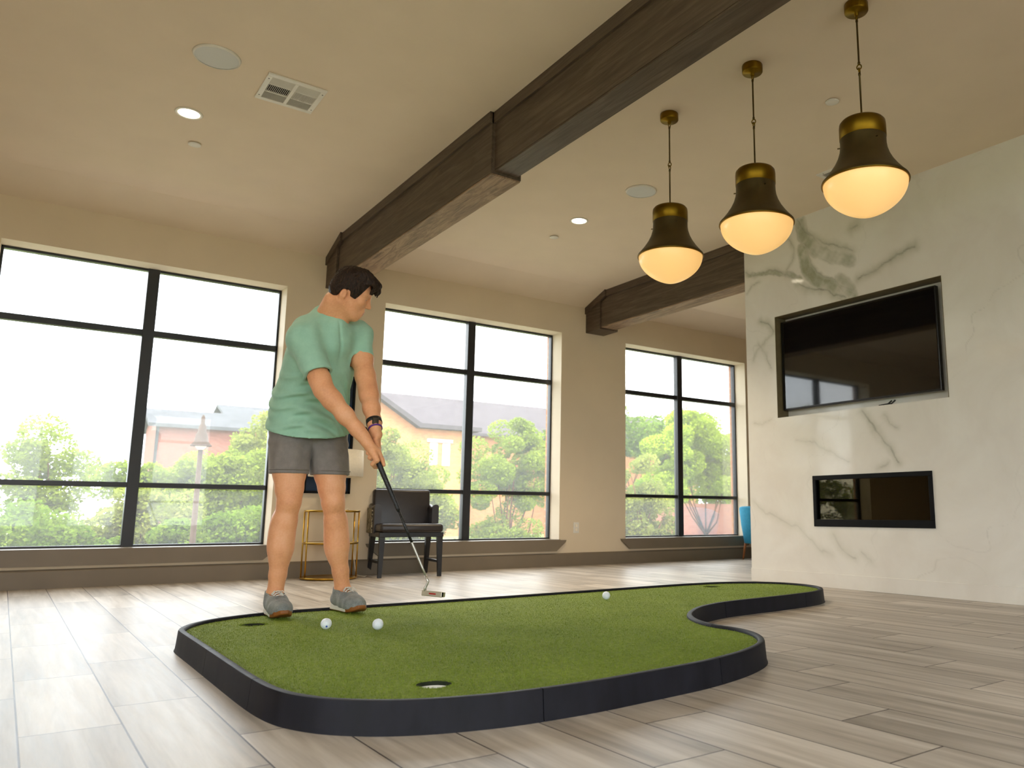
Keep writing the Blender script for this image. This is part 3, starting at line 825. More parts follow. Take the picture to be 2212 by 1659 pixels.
def resample_closed(P, step):
    P = np.array(P); Q = []
    n = len(P)
    for i in range(n):           # centripetal-free Catmull-Rom
        p0, p1, p2, p3 = P[i - 1], P[i], P[(i + 1) % n], P[(i + 2) % n]
        m = max(2, int(np.linalg.norm(p2 - p1) / 0.012))
        for t in np.linspace(0, 1, m, endpoint=False):
            Q.append(0.5 * ((2 * p1) + (-p0 + p2) * t + (2 * p0 - 5 * p1 + 4 * p2 - p3) * t * t + (-p0 + 3 * p1 - 3 * p2 + p3) * t ** 3))
    Q = np.array(Q)
    d = np.linalg.norm(np.diff(np.vstack([Q, Q[:1]]), axis=0), axis=1); s = np.concatenate([[0], np.cumsum(d)])
    L = s[-1]; k = int(L / step); u = np.arange(k) * L / k
    Qc = np.vstack([Q, Q[:1]])
    return np.stack([np.interp(u, s, Qc[:, 0]), np.interp(u, s, Qc[:, 1])], 1)
ring = resample_closed(OUT, 0.022)
for _ in range(3): ring = (np.roll(ring, 1, 0) + 2 * ring + np.roll(ring, -1, 0)) / 4
tan = np.roll(ring, -1, 0) - np.roll(ring, 1, 0); tan /= np.linalg.norm(tan, axis=1)[:, None]
area = np.sum(ring[:, 0] * np.roll(ring[:, 1], -1) - np.roll(ring[:, 0], -1) * ring[:, 1])
inn = np.stack([-tan[:, 1], tan[:, 0]], 1) * (1 if area > 0 else -1)   # towards the inside
green = empty('putting_green', (2.3, 3.0, 0), label='freeform indoor putting green of green turf in a charcoal border', cat='putting green')
GO = np.array([2.3, 3.0])
# border in lengths butted together
SEAM = [(0.612, 3.10), (0.612, 2.50), (1.225, 1.893), (1.94, 1.945), (2.511, 2.53), (3.18, 3.138), (3.93, 3.213), (4.42, 3.79), (3.0, 4.122), (1.225, 4.124)]
si = sorted(set(int(np.argmin(np.linalg.norm(ring - np.array(p), axis=1))) for p in SEAM))
PROF = [(-0.010, 0.0), (-0.006, 0.010), (0.0, RZ - 0.006), (0.002, RZ - 0.001), (0.006, RZ), (RW - 0.006, RZ), (RW - 0.002, RZ - 0.002), (RW, RZ - 0.008), (RW, 0.030), (RW + 0.02, 0.0)]
for a, b in zip(si, si[1:] + [si[0] + len(ring)]):
    idx = [i % len(ring) for i in range(a, b + 1)]
    bm = bmesh.new(); prev = None; n = len(idx)
    rows = []
    for q, i in enumerate(idx):
        p = ring[i].copy()
        if q == 0: p = p + tan[i] * 0.0015
        if q == n - 1: p = p - tan[i] * 0.0015
        rows.append([bm.verts.new((*(p + inn[i] * o - GO), z)) for o, z in PROF])
    for r0, r1 in zip(rows[:-1], rows[1:]):
        for k in range(len(PROF)): bm.faces.new((r0[k], r0[(k + 1) % len(PROF)], r1[(k + 1) % len(PROF)], r1[k]))
    bm.faces.new(rows[0]); bm.faces.new(rows[-1][::-1])
    o = obj('border_length', bm, M['rim'], green)
    me = o.data; me.polygons.foreach_set('use_smooth', [True] * len(me.polygons)); me.set_sharp_from_angle(angle=math.radians(50))
HOLES = [(1.028, 2.178, 0.052), (0.922, 3.772, 0.052), (3.862, 3.940, 0.052)]
def hole_ring(h, z, r, n=40): return [(h[0] + r * math.cos(2 * PI * k / n) - GO[0], h[1] + r * math.sin(2 * PI * k / n) - GO[1], z) for k in range(n)]
bm = bmesh.new(); es = []
def loop(pts):
    vs = [bm.verts.new(p) for p in pts]
    for i in range(len(vs)): es.append(bm.edges.new((vs[i], vs[(i + 1) % len(vs)])))
    return vs
loop([(*(p + inn[i] * (RW - 0.001) - GO), GZ) for i, p in enumerate(ring)])
hv = [loop(hole_ring(h, GZ, h[2])) for h in HOLES]
bmesh.ops.triangle_fill(bm, edges=es, use_beauty=True)
for f in bm.faces:
    if f.normal.z < 0: f.normal_flip()
tv_, tf_ = None, None
bm.faces.ensure_lookup_table(); bm.verts.index_update()
base_v = np.array([v.co[:] for v in bm.verts]); base_f = []
for f in bm.faces:
    vs = [v.index for v in f.verts]
    for k in range(1, len(vs) - 1): base_f.append((vs[0], vs[k], vs[k + 1]))
bm.free()
# blades of the pile
from mathutils.bvhtree import BVHTree
NB = 230000
pts = np.stack([rng.uniform(0.6, 4.46, NB * 2), rng.uniform(1.88, 4.14, NB * 2)], 1)
poly = ring + inn * (RW + 0.001)
def inside(p, poly):
    c = np.zeros(len(p), bool); x, y = p[:, 0], p[:, 1]
    for (x0, y0), (x1, y1) in zip(poly, np.roll(poly, -1, 0)):
        if y0 == y1: continue
        m = (y0 > y) != (y1 > y)
        c ^= m & (x < (x1 - x0) * (y - y0) / (y1 - y0) + x0)
    return c
pts = pts[inside(pts, poly)]
for h in HOLES: pts = pts[np.hypot(pts[:, 0] - h[0], pts[:, 1] - h[1]) > h[2] + 0.001]
dens = np.clip(1.2 - 0.22 * np.hypot(pts[:, 0], pts[:, 1]), 0.25, 1)
pts = pts[rng.random(len(pts)) < dens]
extra = []
for h in HOLES:                                   # ragged fringe round each cut
    a = rng.uniform(0, 2 * PI, 500); rr = h[2] + rng.uniform(-0.001, 0.006, 500)
    extra.append(np.stack([h[0] + rr * np.cos(a), h[1] + rr * np.sin(a)], 1))
pts = np.concatenate([pts] + extra)
n = len(pts); ang = rng.uniform(0, 2 * PI, n); hgt = rng.uniform(0.0025, 0.006, n); w = 0.0011; lean = rng.normal(0, 0.0025, (n, 2))
bx = np.cos(ang) * w; by = np.sin(ang) * w; p0 = pts - GO
A = np.stack([p0[:, 0] - bx, p0[:, 1] - by, np.full(n, GZ - 0.001)], 1); B = np.stack([p0[:, 0] + bx, p0[:, 1] + by, np.full(n, GZ - 0.001)], 1)
T = np.stack([p0[:, 0] + lean[:, 0], p0[:, 1] + lean[:, 1], GZ + hgt], 1)
bv = np.stack([A, B, T], 1).reshape(-1, 3); bf = np.arange(3 * n).reshape(-1, 3) + len(base_v)
np_mesh('turf', np.concatenate([base_v, bv]), np.concatenate([np.array(base_f), bf]), M['turf'], green)
for h in HOLES:
    bm = bmesh.new()
    lathe(bm, [(0.0001, 0.012), (0.047, 0.012), (0.0505, GZ - 0.0125), (0.0525, GZ - 0.0125), (0.0525, 0.008)], 40, (h[0] - GO[0], h[1] - GO[1], 0), cap0=False, cap1=False)
    cu = obj('cup', bm, M['cup'], green, True)
    bm = bmesh.new(); lathe(bm, [(h[2] + 0.0005, GZ - 0.0005), (h[2], GZ - 0.003), (h[2], GZ - 0.0135)], 40, (h[0] - GO[0], h[1] - GO[1], 0), cap0=False, cap1=False)
    obj('cut_edge', bm, M['cut_edge'], cu, True)

# golf balls
def ball_mesh():
    bm = bmesh.new(); bmesh.ops.create_icosphere(bm, subdivisions=5, radius=1.0)
    k = 110; dirs = []
    for i in range(k):
        z = 1 - 2 * (i + 0.5) / k; a = i * PI * (3 - 5 ** 0.5); r = math.sqrt(1 - z * z); dirs.append((r * math.cos(a), r * math.sin(a), z))
    D = np.array(dirs); P = np.array([v.co[:] for v in bm.verts]); P /= np.linalg.norm(P, axis=1)[:, None]
    m = np.arccos(np.clip((P @ D.T).max(1), -1, 1)); dep = np.where(m < 0.15, 0.035 * (1 - (m / 0.15) ** 2), 0)
    for v, q, d in zip(bm.verts, P, dep): v.co = q * (1 - d) * 0.0225
    return bm
BALLS = [((1.119, 3.417), 'white golf ball with a small blue mark, in front of the golfer'), ((1.287, 3.279), 'white golf ball on the turf closest to the camera, next to another ball'), ((2.765, 3.668), 'white golf ball far along the green near the back border, on its own')]
b0 = obj('golf_ball', ball_mesh(), M['ball'], None, True)
for i, ((x, y), lab) in enumerate(BALLS):
    o = b0 if i == 0 else b0.copy()
    if i: COL.objects.link(o)
    o.location = (x, y, GZ + 0.0045 + 0.0225); o.rotation_euler = (0.4 * i, 0.9 * i, 0.3)
    tag(o, lab, 'golf ball', 'golf balls on the green')
bm = bmesh.new()
d = Vector((-0.45, -0.80, -0.38)).normalized()
q = d.to_track_quat('Z', 'Y').to_matrix()
lathe(bm, [(0.0001, 0.0227), (0.003, 0.0226), (0.0042, 0.0222), (0.0042, 0.0215)], 16, cap0=False)
bmesh.ops.transform(bm, matrix=q.to_4x4(), verts=bm.verts)
obj('printed_mark', bm, M['blue_ink'], b0)

# ------------------------------------------------------------------ furniture by the window wall
# armchair: built facing -Y about its own centre, then turned
ch = empty('armchair', (2.935, 6.925, 0), math.radians(-9), label='dark brown leather armchair with black legs under the middle window', cat='armchair')
W2, DF, DB = 0.285, -0.235, 0.225
bm = bmesh.new(); box2(bm, (-W2 + 0.005, DF - 0.015, 0.385), (W2 - 0.005, DB - 0.05, 0.462), 0.028, 4); seat = obj('seat', bm, M['leather'], ch, True)
bm = bmesh.new(); tube(bm, [(-W2 + 0.03, DF - 0.012, 0.392), (W2 - 0.03, DF - 0.012, 0.392)], 0.004, 6); obj('welt', bm, M['leather'], seat)
bm = bmesh.new(); box2(bm, (-W2, DF, 0.345), (W2, DB - 0.02, 0.388), 0.004, 1); obj('seat_rail', bm, M['ebony'], ch)
bm = bmesh.new()
vs = box2(bm, (-0.262, DB - 0.085, 0.40), (0.262, DB - 0.005, 0.772), 0.022, 4)
for v in bm.verts: v.co.y += (v.co.z - 0.40) * 0.10; v.co.y -= 0.018 * (1 - (v.co.x / 0.262) ** 2) * 0
bk = obj('backrest', bm, M['leather'], ch, True)
for s in (-1, 1):
    bm = bmesh.new()
    y0, y1 = -0.03, DB + 0.0
    n = 12; rows = []
    for k in range(n + 1):
        t = k / n; y = y0 + (y1 - y0) * t
        top = 0.612 + 0.022 * math.cos(t * PI) ** 2 + 0.01 * t
        xo = W2 + 0.010 * math.sin(t * PI) + 0.006; xi = xo - 0.062
        prof = [(xi, 0.40), (xi, top - 0.03), (xi + 0.012, top - 0.006), (xi + 0.030, top), (xo - 0.010, top - 0.004), (xo, top - 0.018), (xo, 0.375), (xi + 0.02, 0.375)]
        rows.append([bm.verts.new((s * a, y, z)) for a, z in prof])
    for r0, r1 in zip(rows[:-1], rows[1:]):
        for k in range(8): bm.faces.new((r0[k], r0[(k + 1) % 8], r1[(k + 1) % 8], r1[k]))
    bm.faces.new(rows[0]); bm.faces.new(rows[-1][::-1])
    ar = obj('arm', bm, M['leather'], ch, True); ar.data.set_sharp_from_angle(angle=math.radians(45))
    bm = bmesh.new(); box2(bm, (s * (W2 + 0.004), y0 + 0.045, 0.378), (s * (W2 + 0.020), y1 + 0.004, 0.603), 0.006, 2)
    tag(obj('outer_panel', bm, M['pattern'], ar), label='cream and black animal striped fabric outer panel')
for sx in (-1, 1):
    for sy in (-1, 1):
        bm = bmesh.new()
        t = 0.024; b = 0.016; cx = sx * (W2 - 0.03); cy = DF + 0.028 if sy < 0 else DB - 0.055
        ex = cx + sx * 0.008; ey = cy + (0.075 if sy > 0 else -0.005)
        A = [bm.verts.new((cx + i * t, cy + j * t, 0.36)) for i, j in ((-1, -1), (1, -1), (1, 1), (-1, 1))]
        B = [bm.verts.new((ex + i * b, ey + j * b, 0.0)) for i, j in ((-1, -1), (1, -1), (1, 1), (-1, 1))]
        for k in range(4): bm.faces.new((A[k], A[(k + 1) % 4], B[(k + 1) % 4], B[k]))
        bm.faces.new(A); bm.faces.new(B[::-1])
        obj('leg', bm, M['ebony'], ch)
for sx in (-1, 1):
    bm = bmesh.new(); box2(bm, (sx * (W2 - 0.028) - 0.009, DF + 0.03, 0.118), (sx * (W2 - 0.028) + 0.009, DB - 0.005, 0.142), 0.002, 1); obj('stretcher', bm, M['ebony'], ch)

# gold side table: three round tiers on slim legs
st = empty('side_table', (2.262, 6.92, 0), label='slim gold framed tiered side table between the golfer and the wall', cat='side table')
def tier(z, r):
    bm = bmesh.new(); tube(bm, [(r * math.cos(a), r * math.sin(a), z) for a in np.linspace(0, 2 * PI, 64, endpoint=False)], 0.011, 8, True, flat=0.5)
    o = obj('tier_ring', bm, M['gold'], st, True)
    bm = bmesh.new(); lathe(bm, [(0.0001, z - 0.004), (r - 0.004, z - 0.004), (r - 0.004, z + 0.004), (0.0001, z + 0.004)], 48, cap0=False, cap1=False)
    return o, bm
o, bm = tier(0.567, 0.222); obj('table_top', bm, M['shade'], st)
o, bm = tier(0.300, 0.222); obj('shelf', bm, M['shade'], st)
o, bm = tier(0.012, 0.226); obj('base_plate', bm, M['gold'], st)
for k in range(4):
    a = PI / 4 + k * PI / 2
    bm = bmesh.new(); c, s = 0.222 * math.cos(a) , 0.222 * math.sin(a)
    c = math.copysign(0.215, c); s = math.copysign(0.055, s)
    lathe(bm, [(0.0065, 0.006), (0.0065, 0.567)], 12, (c, s, 0)); obj('leg', bm, M['gold'], st, True)

# table lamp on it
tl = empty('table_lamp', (2.272, 6.92, 0.572), label='table lamp with a plain off-white drum shade behind the golfer', cat='table lamp')
bm = bmesh.new(); lathe(bm, [(0.226, 0.292), (0.228, 0.292), (0.222, 0.520), (0.220, 0.520), (0.226, 0.292)], 56, cap0=False, cap1=False); obj('lamp_shade', bm, M['shade'], tl, True)
bm = bmesh.new(); lathe(bm, [(0.0, 0.0), (0.06, 0.0), (0.062, 0.008), (0.03, 0.016), (0.040, 0.05), (0.052, 0.11), (0.044, 0.19), (0.018, 0.25), (0.012, 0.28), (0.012, 0.33), (0.0, 0.33)][1:-1], 32); obj('base', bm, M['ceramic'], tl, True)
bm = bmesh.new(); lathe(bm, [(0.006, 0.32), (0.006, 0.51)], 10); tube(bm, [(-0.215, 0, 0.506), (0.215, 0, 0.506)], 0.003, 6); tube(bm, [(0, -0.215, 0.506), (0, 0.215, 0.506)], 0.003, 6); obj('harp', bm, M['rod'], tl)
bm = bmesh.new()
pts = [(0.05, 0.02, 0.008), (0.14, 0.10, 0.012), (0.18, 0.17, 0.022), (0.235, 0.20, -0.02), (0.252, 0.20, -0.30), (0.26, 0.10, -0.555), (0.30, 0.0, -0.565), (0.34, 0.06, -0.565)]
tube(bm, pts, 0.0035, 6); obj('cord', bm, M['shade'], tl)

# framed print on the pier
pc = empty('framed_picture', (2.283, YW, 1.262), label='tall abstract print in a black frame on the pier behind the golfer', cat='picture')
hw, hh = 0.208, 0.538
bm = bmesh.new()
for lo, hi in (((-hw, -0.035, -hh), (-hw + 0.022, 0, hh)), ((hw - 0.022, -0.035, -hh), (hw, 0, hh)), ((-hw, -0.035, -hh), (hw, 0, -hh + 0.022)), ((-hw, -0.035, hh - 0.022), (hw, 0, hh))): box2(bm, lo, hi, 0.002, 1)
obj('frame', bm, M['black_metal'], pc)
bm = bmesh.new(); box2(bm, (-hw + 0.01, -0.022, -hh + 0.01), (hw - 0.01, -0.004, hh - 0.01)); obj('print', bm, M['art'], pc)

# blue barrel chair past the last window, facing away into the next bay
bc = empty('barrel_chair', (7.640, 6.82, 0), label='teal blue barrel chair half hidden behind the marble corner', cat='chair')
bm = bmesh.new(); rows = []; n = 40
for k in range(n + 1):
    t = k / n; a = PI / 2 + math.radians(28) + t * (2 * PI - math.radians(56) - PI) * 1.0 + 0  # wraps round the back (-X side)
    a = math.radians(70) + t * math.radians(220)
    c, s = math.cos(a), math.sin(a)
    e = abs(2 * t - 1)
    top = 0.655 - 0.09 * e ** 3
    prof = [(0.235, 0.25), (0.275, top - 0.02), (0.285, top - 0.004), (0.300, top), (0.315, top - 0.006), (0.322, top - 0.024), (0.300, 0.42), (0.265, 0.20), (0.235, 0.20)]
    rows.append([bm.verts.new((c * r, s * r, z)) for r, z in prof])
for r0, r1 in zip(rows[:-1], rows[1:]):
    for k in range(9): bm.faces.new((r0[k], r0[(k + 1) % 9], r1[(k + 1) % 9], r1[k]))
bm.faces.new(rows[0]); bm.faces.new(rows[-1][::-1])
obj('backrest', bm, M['blue_fabric'], bc, True)
bm = bmesh.new(); lathe(bm, [(0.0001, 0.22), (0.22, 0.22), (0.242, 0.25), (0.246, 0.36), (0.22, 0.39), (0.0001, 0.395)], 40, cap0=False, cap1=False); obj('seat', bm, M['blue_fabric'], bc, True)
for a in (45, 135, 225, 315):
    c, s = math.cos(math.radians(a)), math.sin(math.radians(a))
    bm = bmesh.new(); tube(bm, [(c * 0.235, s * 0.235, 0.30), (c * 0.285, s * 0.285, 0.0)], [0.020, 0.011], 12); obj('leg', bm, M['walnut'], bc, True)

# ------------------------------------------------------------------ outside
GR = -0.65
bm = bmesh.new(); box2(bm, (-60, -60, GR - 0.2), (110, 140, GR)); struct(obj('ground', bm, M['ground']))
bm = bmesh.new(); box2(bm, (-9, -12, GR), (14, 10.6, GR + 0.05)); tag(obj('bounce_paving', bm, M['concrete']), kind='structure')  # unseen pale slab, added to bounce daylight up onto the ceiling
def tree(x, y, crown, n, leaf, label, trunk=True, seed=0, size=0.10, name='broadleaf_tree', group='trees outside the windows', stems=False):
    """crown: list of (dx, dy, z, rx, ry, rz) masses"""
    r = np.random.default_rng(seed + 31)
    root = empty(name, (x, y, GR), label=label, cat='tree', group=group)
    P = []
    n = int(n * 1.9)
    vol = np.array([c[3] * c[5] for c in crown]); vol = vol / vol.sum()
    for c, f in zip(crown, vol):
        m = int(n * f); sub = max(10, int(34 * f * len(crown) ** 0.5))
        u = r.normal(size=(sub, 3)); u /= np.linalg.norm(u, axis=1)[:, None]; u *= r.uniform(0.45, 1.0, (sub, 1))
        cc = np.array(c[:3]) + u * np.array(c[3:6]) * 0.86; cr = r.uniform(0.22, 0.42, sub) * (c[3] + c[5]) / 2
        w = r.integers(0, sub, m); d = r.normal(size=(m, 3)); d /= np.linalg.norm(d, axis=1)[:, None]
        P.append(cc[w] + d * (cr[w] * r.uniform(0.55, 1.05, m) ** 0.6)[:, None] * np.array([1, 1, 0.75]))
    P = np.concatenate(P); m = len(P)
    a = r.normal(size=(m, 3)); a[:, 2] *= 0.5; a /= np.linalg.norm(a, axis=1)[:, None]
    b = np.cross(a, r.normal(size=(m, 3))); b /= np.linalg.norm(b, axis=1)[:, None]
    L = size * 0.66 * r.uniform(0.6, 1.25, m)[:, None]; Wd = L * 0.34
    P[:, 2] -= GR
    q = np.stack([P - a * L * 0.5, P + b * Wd, P + a * L * 0.5, P - b * Wd], 1).reshape(-1, 3)
    np_mesh('foliage', q, np.arange(4 * m).reshape(-1, 4), leaf, root)
    bm = bmesh.new()
    z0 = min(c[2] - c[5] * 0.55 for c in crown) - GR
    th = 0.042 + 0.010 * crown[0][3]
    fork = Vector((0, 0, max(0.35, z0 * (0.42 if stems else 0.75))))
    tube(bm, [(0, 0, 0), (0.02, 0.0, fork.z * 0.5), fork], [th * 1.3, th, th * 0.9], 10)
    for c in crown:
        for k in range(2 if stems else 3):
            e = Vector((c[0] + r.uniform(-.6, .6) * c[3], c[1] + r.uniform(-.5, .5) * c[4], c[2] - GR + r.uniform(-.2, .5) * c[5]))
            mid = fork.lerp(e, 0.42) + Vector((r.uniform(-.15, .15), r.uniform(-.15, .15), -0.28 if stems else -0.15))
            tube(bm, [fork - Vector((0, 0, 0.1)), mid, e], [th * 0.5, th * 0.34, th * 0.12], 7)
    obj('trunk', bm, M['bark'], root, True)
    return root
tree(1.75, 13.2, [(0, 0, 0.35, 0.75, 0.7, 0.70), (-0.6, 0.1, 0.15, 0.6, 0.6, 0.6)], 9000, M['leaf_b'], 'low pale green tree outside the left window, below the brick gable', seed=1)
tree(2.85, 15.0, [(-0.2, 0, 0.9, 0.75, 0.8, 0.85), (0.4, 0.1, 1.0, 0.6, 0.7, 0.9), (0, 0, 0.1, 0.9, 0.8, 0.6)], 14000, M['leaf_a'], 'leafy tree outside the left window just behind the lamp post', seed=2)
tree(4.05, 16.6, [(0.0, 0, 1.7, 0.75, 0.8, 0.95), (0.3, 0, 0.6, 0.9, 0.8, 0.8)], 12000, M['leaf_b'], 'tall yellow green tree outside the left window, beside the golfer', seed=3)
tree(2.25, 11.6, [(0.25, 0, 0.05, 0.75, 0.6, 0.58), (-0.55, 0, 0.0, 0.5, 0.5, 0.52), (0.75, 0.1, 0.2, 0.45, 0.5, 0.5)], 14000, M['leaf_c'], 'dense green shrub along the bottom of the left window', seed=4, size=0.085, name='shrub')
tree(0.25, 11.8, [(0, 0, 0.1, 0.7, 0.6, 0.6), (-0.7, 0, 0.15, 0.6, 0.6, 0.6), (0.6, 0.2, 0.0, 0.5, 0.5, 0.55)], 9000, M['leaf_c'], 'low green shrub at the far left, before the window mullion', seed=24, size=0.085, name='shrub')
tree(0.55, 15.5, [(0, 0, 1.2, 0.7, 0.8, 1.0), (0, 0, 0.2, 0.8, 0.8, 0.8)], 9000, M['leaf_a'], 'green tree at the far left behind the window mullion', seed=5)
tree(5.85, 14.6, [(-0.1, 0, 1.35, 0.85, 0.8, 1.0), (0.4, 0, 0.5, 0.8, 0.8, 0.9), (0.9, -0.3, -0.1, 0.75, 0.7, 0.8), (-0.3, 0, 0.2, 0.9, 0.8, 0.8)], 20000, M['leaf_b'], 'pale yellow green tree in the left half of the middle window, above the armchair', seed=6)
tree(9.15, 15.8, [(0.22, 0, 1.95, 0.78, 0.8, 1.05), (-0.5, 0, 1.35, 0.75, 0.8, 1.0), (0.65, 0, 1.2, 0.75, 0.8, 1.0), (0.1, 0, 0.1, 1.1, 0.8, 0.85)], 22000, M['leaf_a'], 'full green tree filling the right half of the middle window', seed=7)
tree(15.5, 16.0, [(-0.2, 0, 2.6, 1.3, 1.2, 1.15), (-1.4, 0, 1.9, 1.2, 1.1, 1.2), (1.0, 0, 2.1, 1.0, 1.1, 1.1), (0.1, -0.3, 1.45, 1.5, 1.1, 0.65)], 30000, M['leaf_d'], 'large spreading tree with forked trunk in the far window', seed=8, size=0.12, stems=True)
tree(9.15, 11.2, [(0, 0, 1.0, 0.55, 0.5, 0.7), (0.3, 0, 0.4, 0.6, 0.5, 0.6), (-0.2, 0, 0.0, 0.6, 0.5, 0.6)], 12000, M['leaf_b'], 'pale green tree low at the left edge of the far window', seed=9, size=0.085)
tree(30.5, 38.0, [(0, 0, 5.4, 3.2, 2.5, 2.0), (4, 0, 5.0, 3.5, 2.5, 2.2), (-3, 0, 4.2, 3, 2.5, 2.4)], 9000, M['leaf_c'], 'hazy tree line far behind the spreading tree', seed=10, size=0.36)
tree(11.2, 27.0, [(0, 0, 1.4, 1.5, 1.2, 1.6), (1.3, 0, 1.0, 1.4, 1.2, 1.4), (-1.4, 0, 0.6, 1.4, 1.2, 1.4)], 10000, M['leaf_a'], 'distant green tree below the grey roof, middle window', seed=12, size=0.2)
tree(5.0, 29.0, [(0, 0, 1.2, 1.5, 1.2, 1.6), (1.9, 0, 1.5, 1.5, 1.2, 1.7), (-2.0, 0, 0.9, 1.4, 1.2, 1.4)], 11000, M['leaf_a'], 'distant green tree in front of the metal roofed brick building', seed=13, size=0.2)

tree(-3.2, 13.0, [(0, 0, 1.5, 1.1, 1.0, 1.3), (-1.0, 0, 0.6, 1.2, 1.0, 1.2), (1.1, 0, 0.5, 1.0, 1.0, 1.1)], 12000, M['leaf_a'], 'bushy green tree beyond the left window, mirrored in the fireplace glass', seed=21, size=0.12)
tree(-7.5, 15.0, [(0, 0, 2.0, 1.6, 1.2, 1.8), (-1.6, 0, 0.8, 1.5, 1.2, 1.5), (1.6, 0, 0.8, 1.4, 1.2, 1.4)], 12000, M['leaf_b'], 'broad pale green tree beyond the left window, seen only in reflections', seed=22, size=0.14)
tree(31.0, 31.0, [(-4, 0, 0.9, 2.4, 1.0, 1.7), (0, 0, 1.2, 2.4, 1.0, 1.9), (4, 0, 1.0, 2.4, 1.0, 1.8), (7.5, 0, 1.3, 2.4, 1.0, 2.0)], 12000, M['leaf_c'], 'long green hedge of trees behind the pinkish garden wall', seed=23, size=0.3)
def gable_house(name, x0, x1, y0, y1, ze, zr, wall, roof, label, ax=0):
    root = empty(name, ((x0 + x1) / 2, (y0 + y1) / 2, GR), label=label, cat='building')
    ox, oy, oz = root.location
    bm = bmesh.new()
    if ax == 0: prism(bm, [(y0 - oy, 0), (y1 - oy, 0), (y1 - oy, ze - oz), ((y0 + y1) / 2 - oy, zr - oz), (y0 - oy, ze - oz)], 0, x0 - ox, x1 - ox)
    else: prism(bm, [(x0 - ox, 0), (x1 - ox, 0), (x1 - ox, ze - oz), ((x0 + x1) / 2 - ox, zr - oz), (x0 - ox, ze - oz)], 1, y0 - oy, y1 - oy)
    obj('wall', bm, wall, root)
    bm = bmesh.new(); t = 0.18; ov = 0.45
    lo, hi = (y0, y1) if ax == 0 else (x0, x1); m = (lo + hi) / 2; sl = (zr - ze) / (m - lo)
    of = oy if ax == 0 else ox; a0, a1 = (x0 - ov - ox, x1 + ov - ox) if ax == 0 else (y0 - ov - oy, y1 + ov - oy)
    P_ = [(lo - ov - of, ze - ov * sl - oz), (m - of, zr - oz), (hi + ov - of, ze - ov * sl - oz), (hi + ov - of, ze - ov * sl + t - oz), (m - of, zr + t - oz), (lo - ov - of, ze - ov * sl + t - oz)]
    prism(bm, P_, 0 if ax == 0 else 1, a0, a1); obj('roof', bm, roof, root)
    return root
h1 = gable_house('brick_building', 5.75, 11.0, 45.0, 49.0, 4.95, 5.75, M['red_brick'], M['metal_roof'], 'red brick building with a pale metal roof outside the left window', 0)
bm = bmesh.new(); box2(bm, (-2.68, -2.12, 0.2), (-2.55, -2.0, 5.5)); obj('downpipe', bm, M['metal_roof'], h1)
gable_house('brick_building', 12.0, 17.5, 58.0, 66.0, 6.6, 8.1, M['red_brick'], M['metal_roof'], 'farther metal roofed house showing its gable behind the brick building', 0)
h2 = gable_house('brick_house', 13.6, 40.0, 42.0, 52.0, 5.3, 7.8, M['brick'], M['shingle'], 'long orange brick house with grey roof behind the middle window', 0)
wing = bmesh.new()
wx0, wx1, wpk = 11.6, 20.6, 14.6
ox, oy, oz = h2.location
prism(wing, [(wx0 - ox, 0), (wx1 - ox, 0), (wx1 - ox, 5.15 - oz), (17.4 - ox, 5.15 - oz), (wpk - ox, 6.75 - oz), (wx0 - ox, 5.1 - oz)], 1, 40.0 - oy, 43.2 - oy); obj('gable_wing', wing, M['brick'], h2)
bm = bmesh.new()
prism(bm, [(17.3 - ox, 5.10 - oz), (21.0 - ox, 5.10 - oz), (21.0 - ox, 5.32 - oz), (17.4 - ox, 5.34 - oz), (wpk - ox, 6.98 - oz), (wpk - ox, 6.75 - oz)], 1, 39.5 - oy, 43.2 - oy); obj('wing_roof', bm, M['shingle'], h2)
for wx in (18.12, 18.86):
    bm = bmesh.new(); box2(bm, (wx - ox, 39.94 - oy, 3.15 - oz), (wx + 0.42 - ox, 40.0 - oy, 4.34 - oz))
    fr = obj('window', bm, M['white_trim'], h2)
    bm = bmesh.new(); box2(bm, (wx + 0.06 - ox, 39.92 - oy, 3.22 - oz), (wx + 0.36 - ox, 39.95 - oy, 4.27 - oz)); obj('window_pane', bm, M['ext_glass'], fr)
bm = bmesh.new(); box2(bm, (17.95 - ox, 39.9 - oy, 4.40 - oz), (19.42 - ox, 40.0 - oy, 4.56 - oz)); obj('lintel', bm, M['white_trim'], h2)
for (a, b, z) in ((22.0, 46.2, 7.2), (26.5, 46.5, 7.4), (15.6, 44.6, 7.05)):
    bm = bmesh.new(); lathe(bm, [(0.09, -1.0), (0.09, 0.0), (0.12, 0.0), (0.12, 0.12)], 10, (a - ox, b - oy, z - oz)); obj('roof_vent', bm, M['metal_roof'], h2)

# street lamp
sl = empty('street_lamp', (1.800, 10.4, GR + 0.05), label='tan post lamp with a bell shaped hood outside the left window', cat='street lamp')
Z = lambda z: 1.93 + (z - 2.235) * 0.743
bm = bmesh.new(); lathe(bm, [(0.075, 0.0), (0.075, 0.05), (0.042, 0.10), (0.037, 0.18), (0.026, Z(2.20))], 20); obj('post', bm, M['lamp_paint'], sl, True)
bm = bmesh.new(); lathe(bm, [(r * 0.743, Z(z)) for r, z in [(0.155, 2.235), (0.158, 2.25), (0.105, 2.31), (0.088, 2.40), (0.085, 2.42), (0.06, 2.47), (0.056, 2.55), (0.030, 2.60), (0.028, 2.70), (0.008, 2.74)]], 32); obj('hood', bm, M['lamp_paint'], sl, True)
bm = bmesh.new(); lathe(bm, [(r * 0.743, Z(z)) for r, z in [(0.034, 2.18), (0.085, 2.235), (0.06, 2.24)]], 20); obj('lens', bm, M['shade'], sl, True)
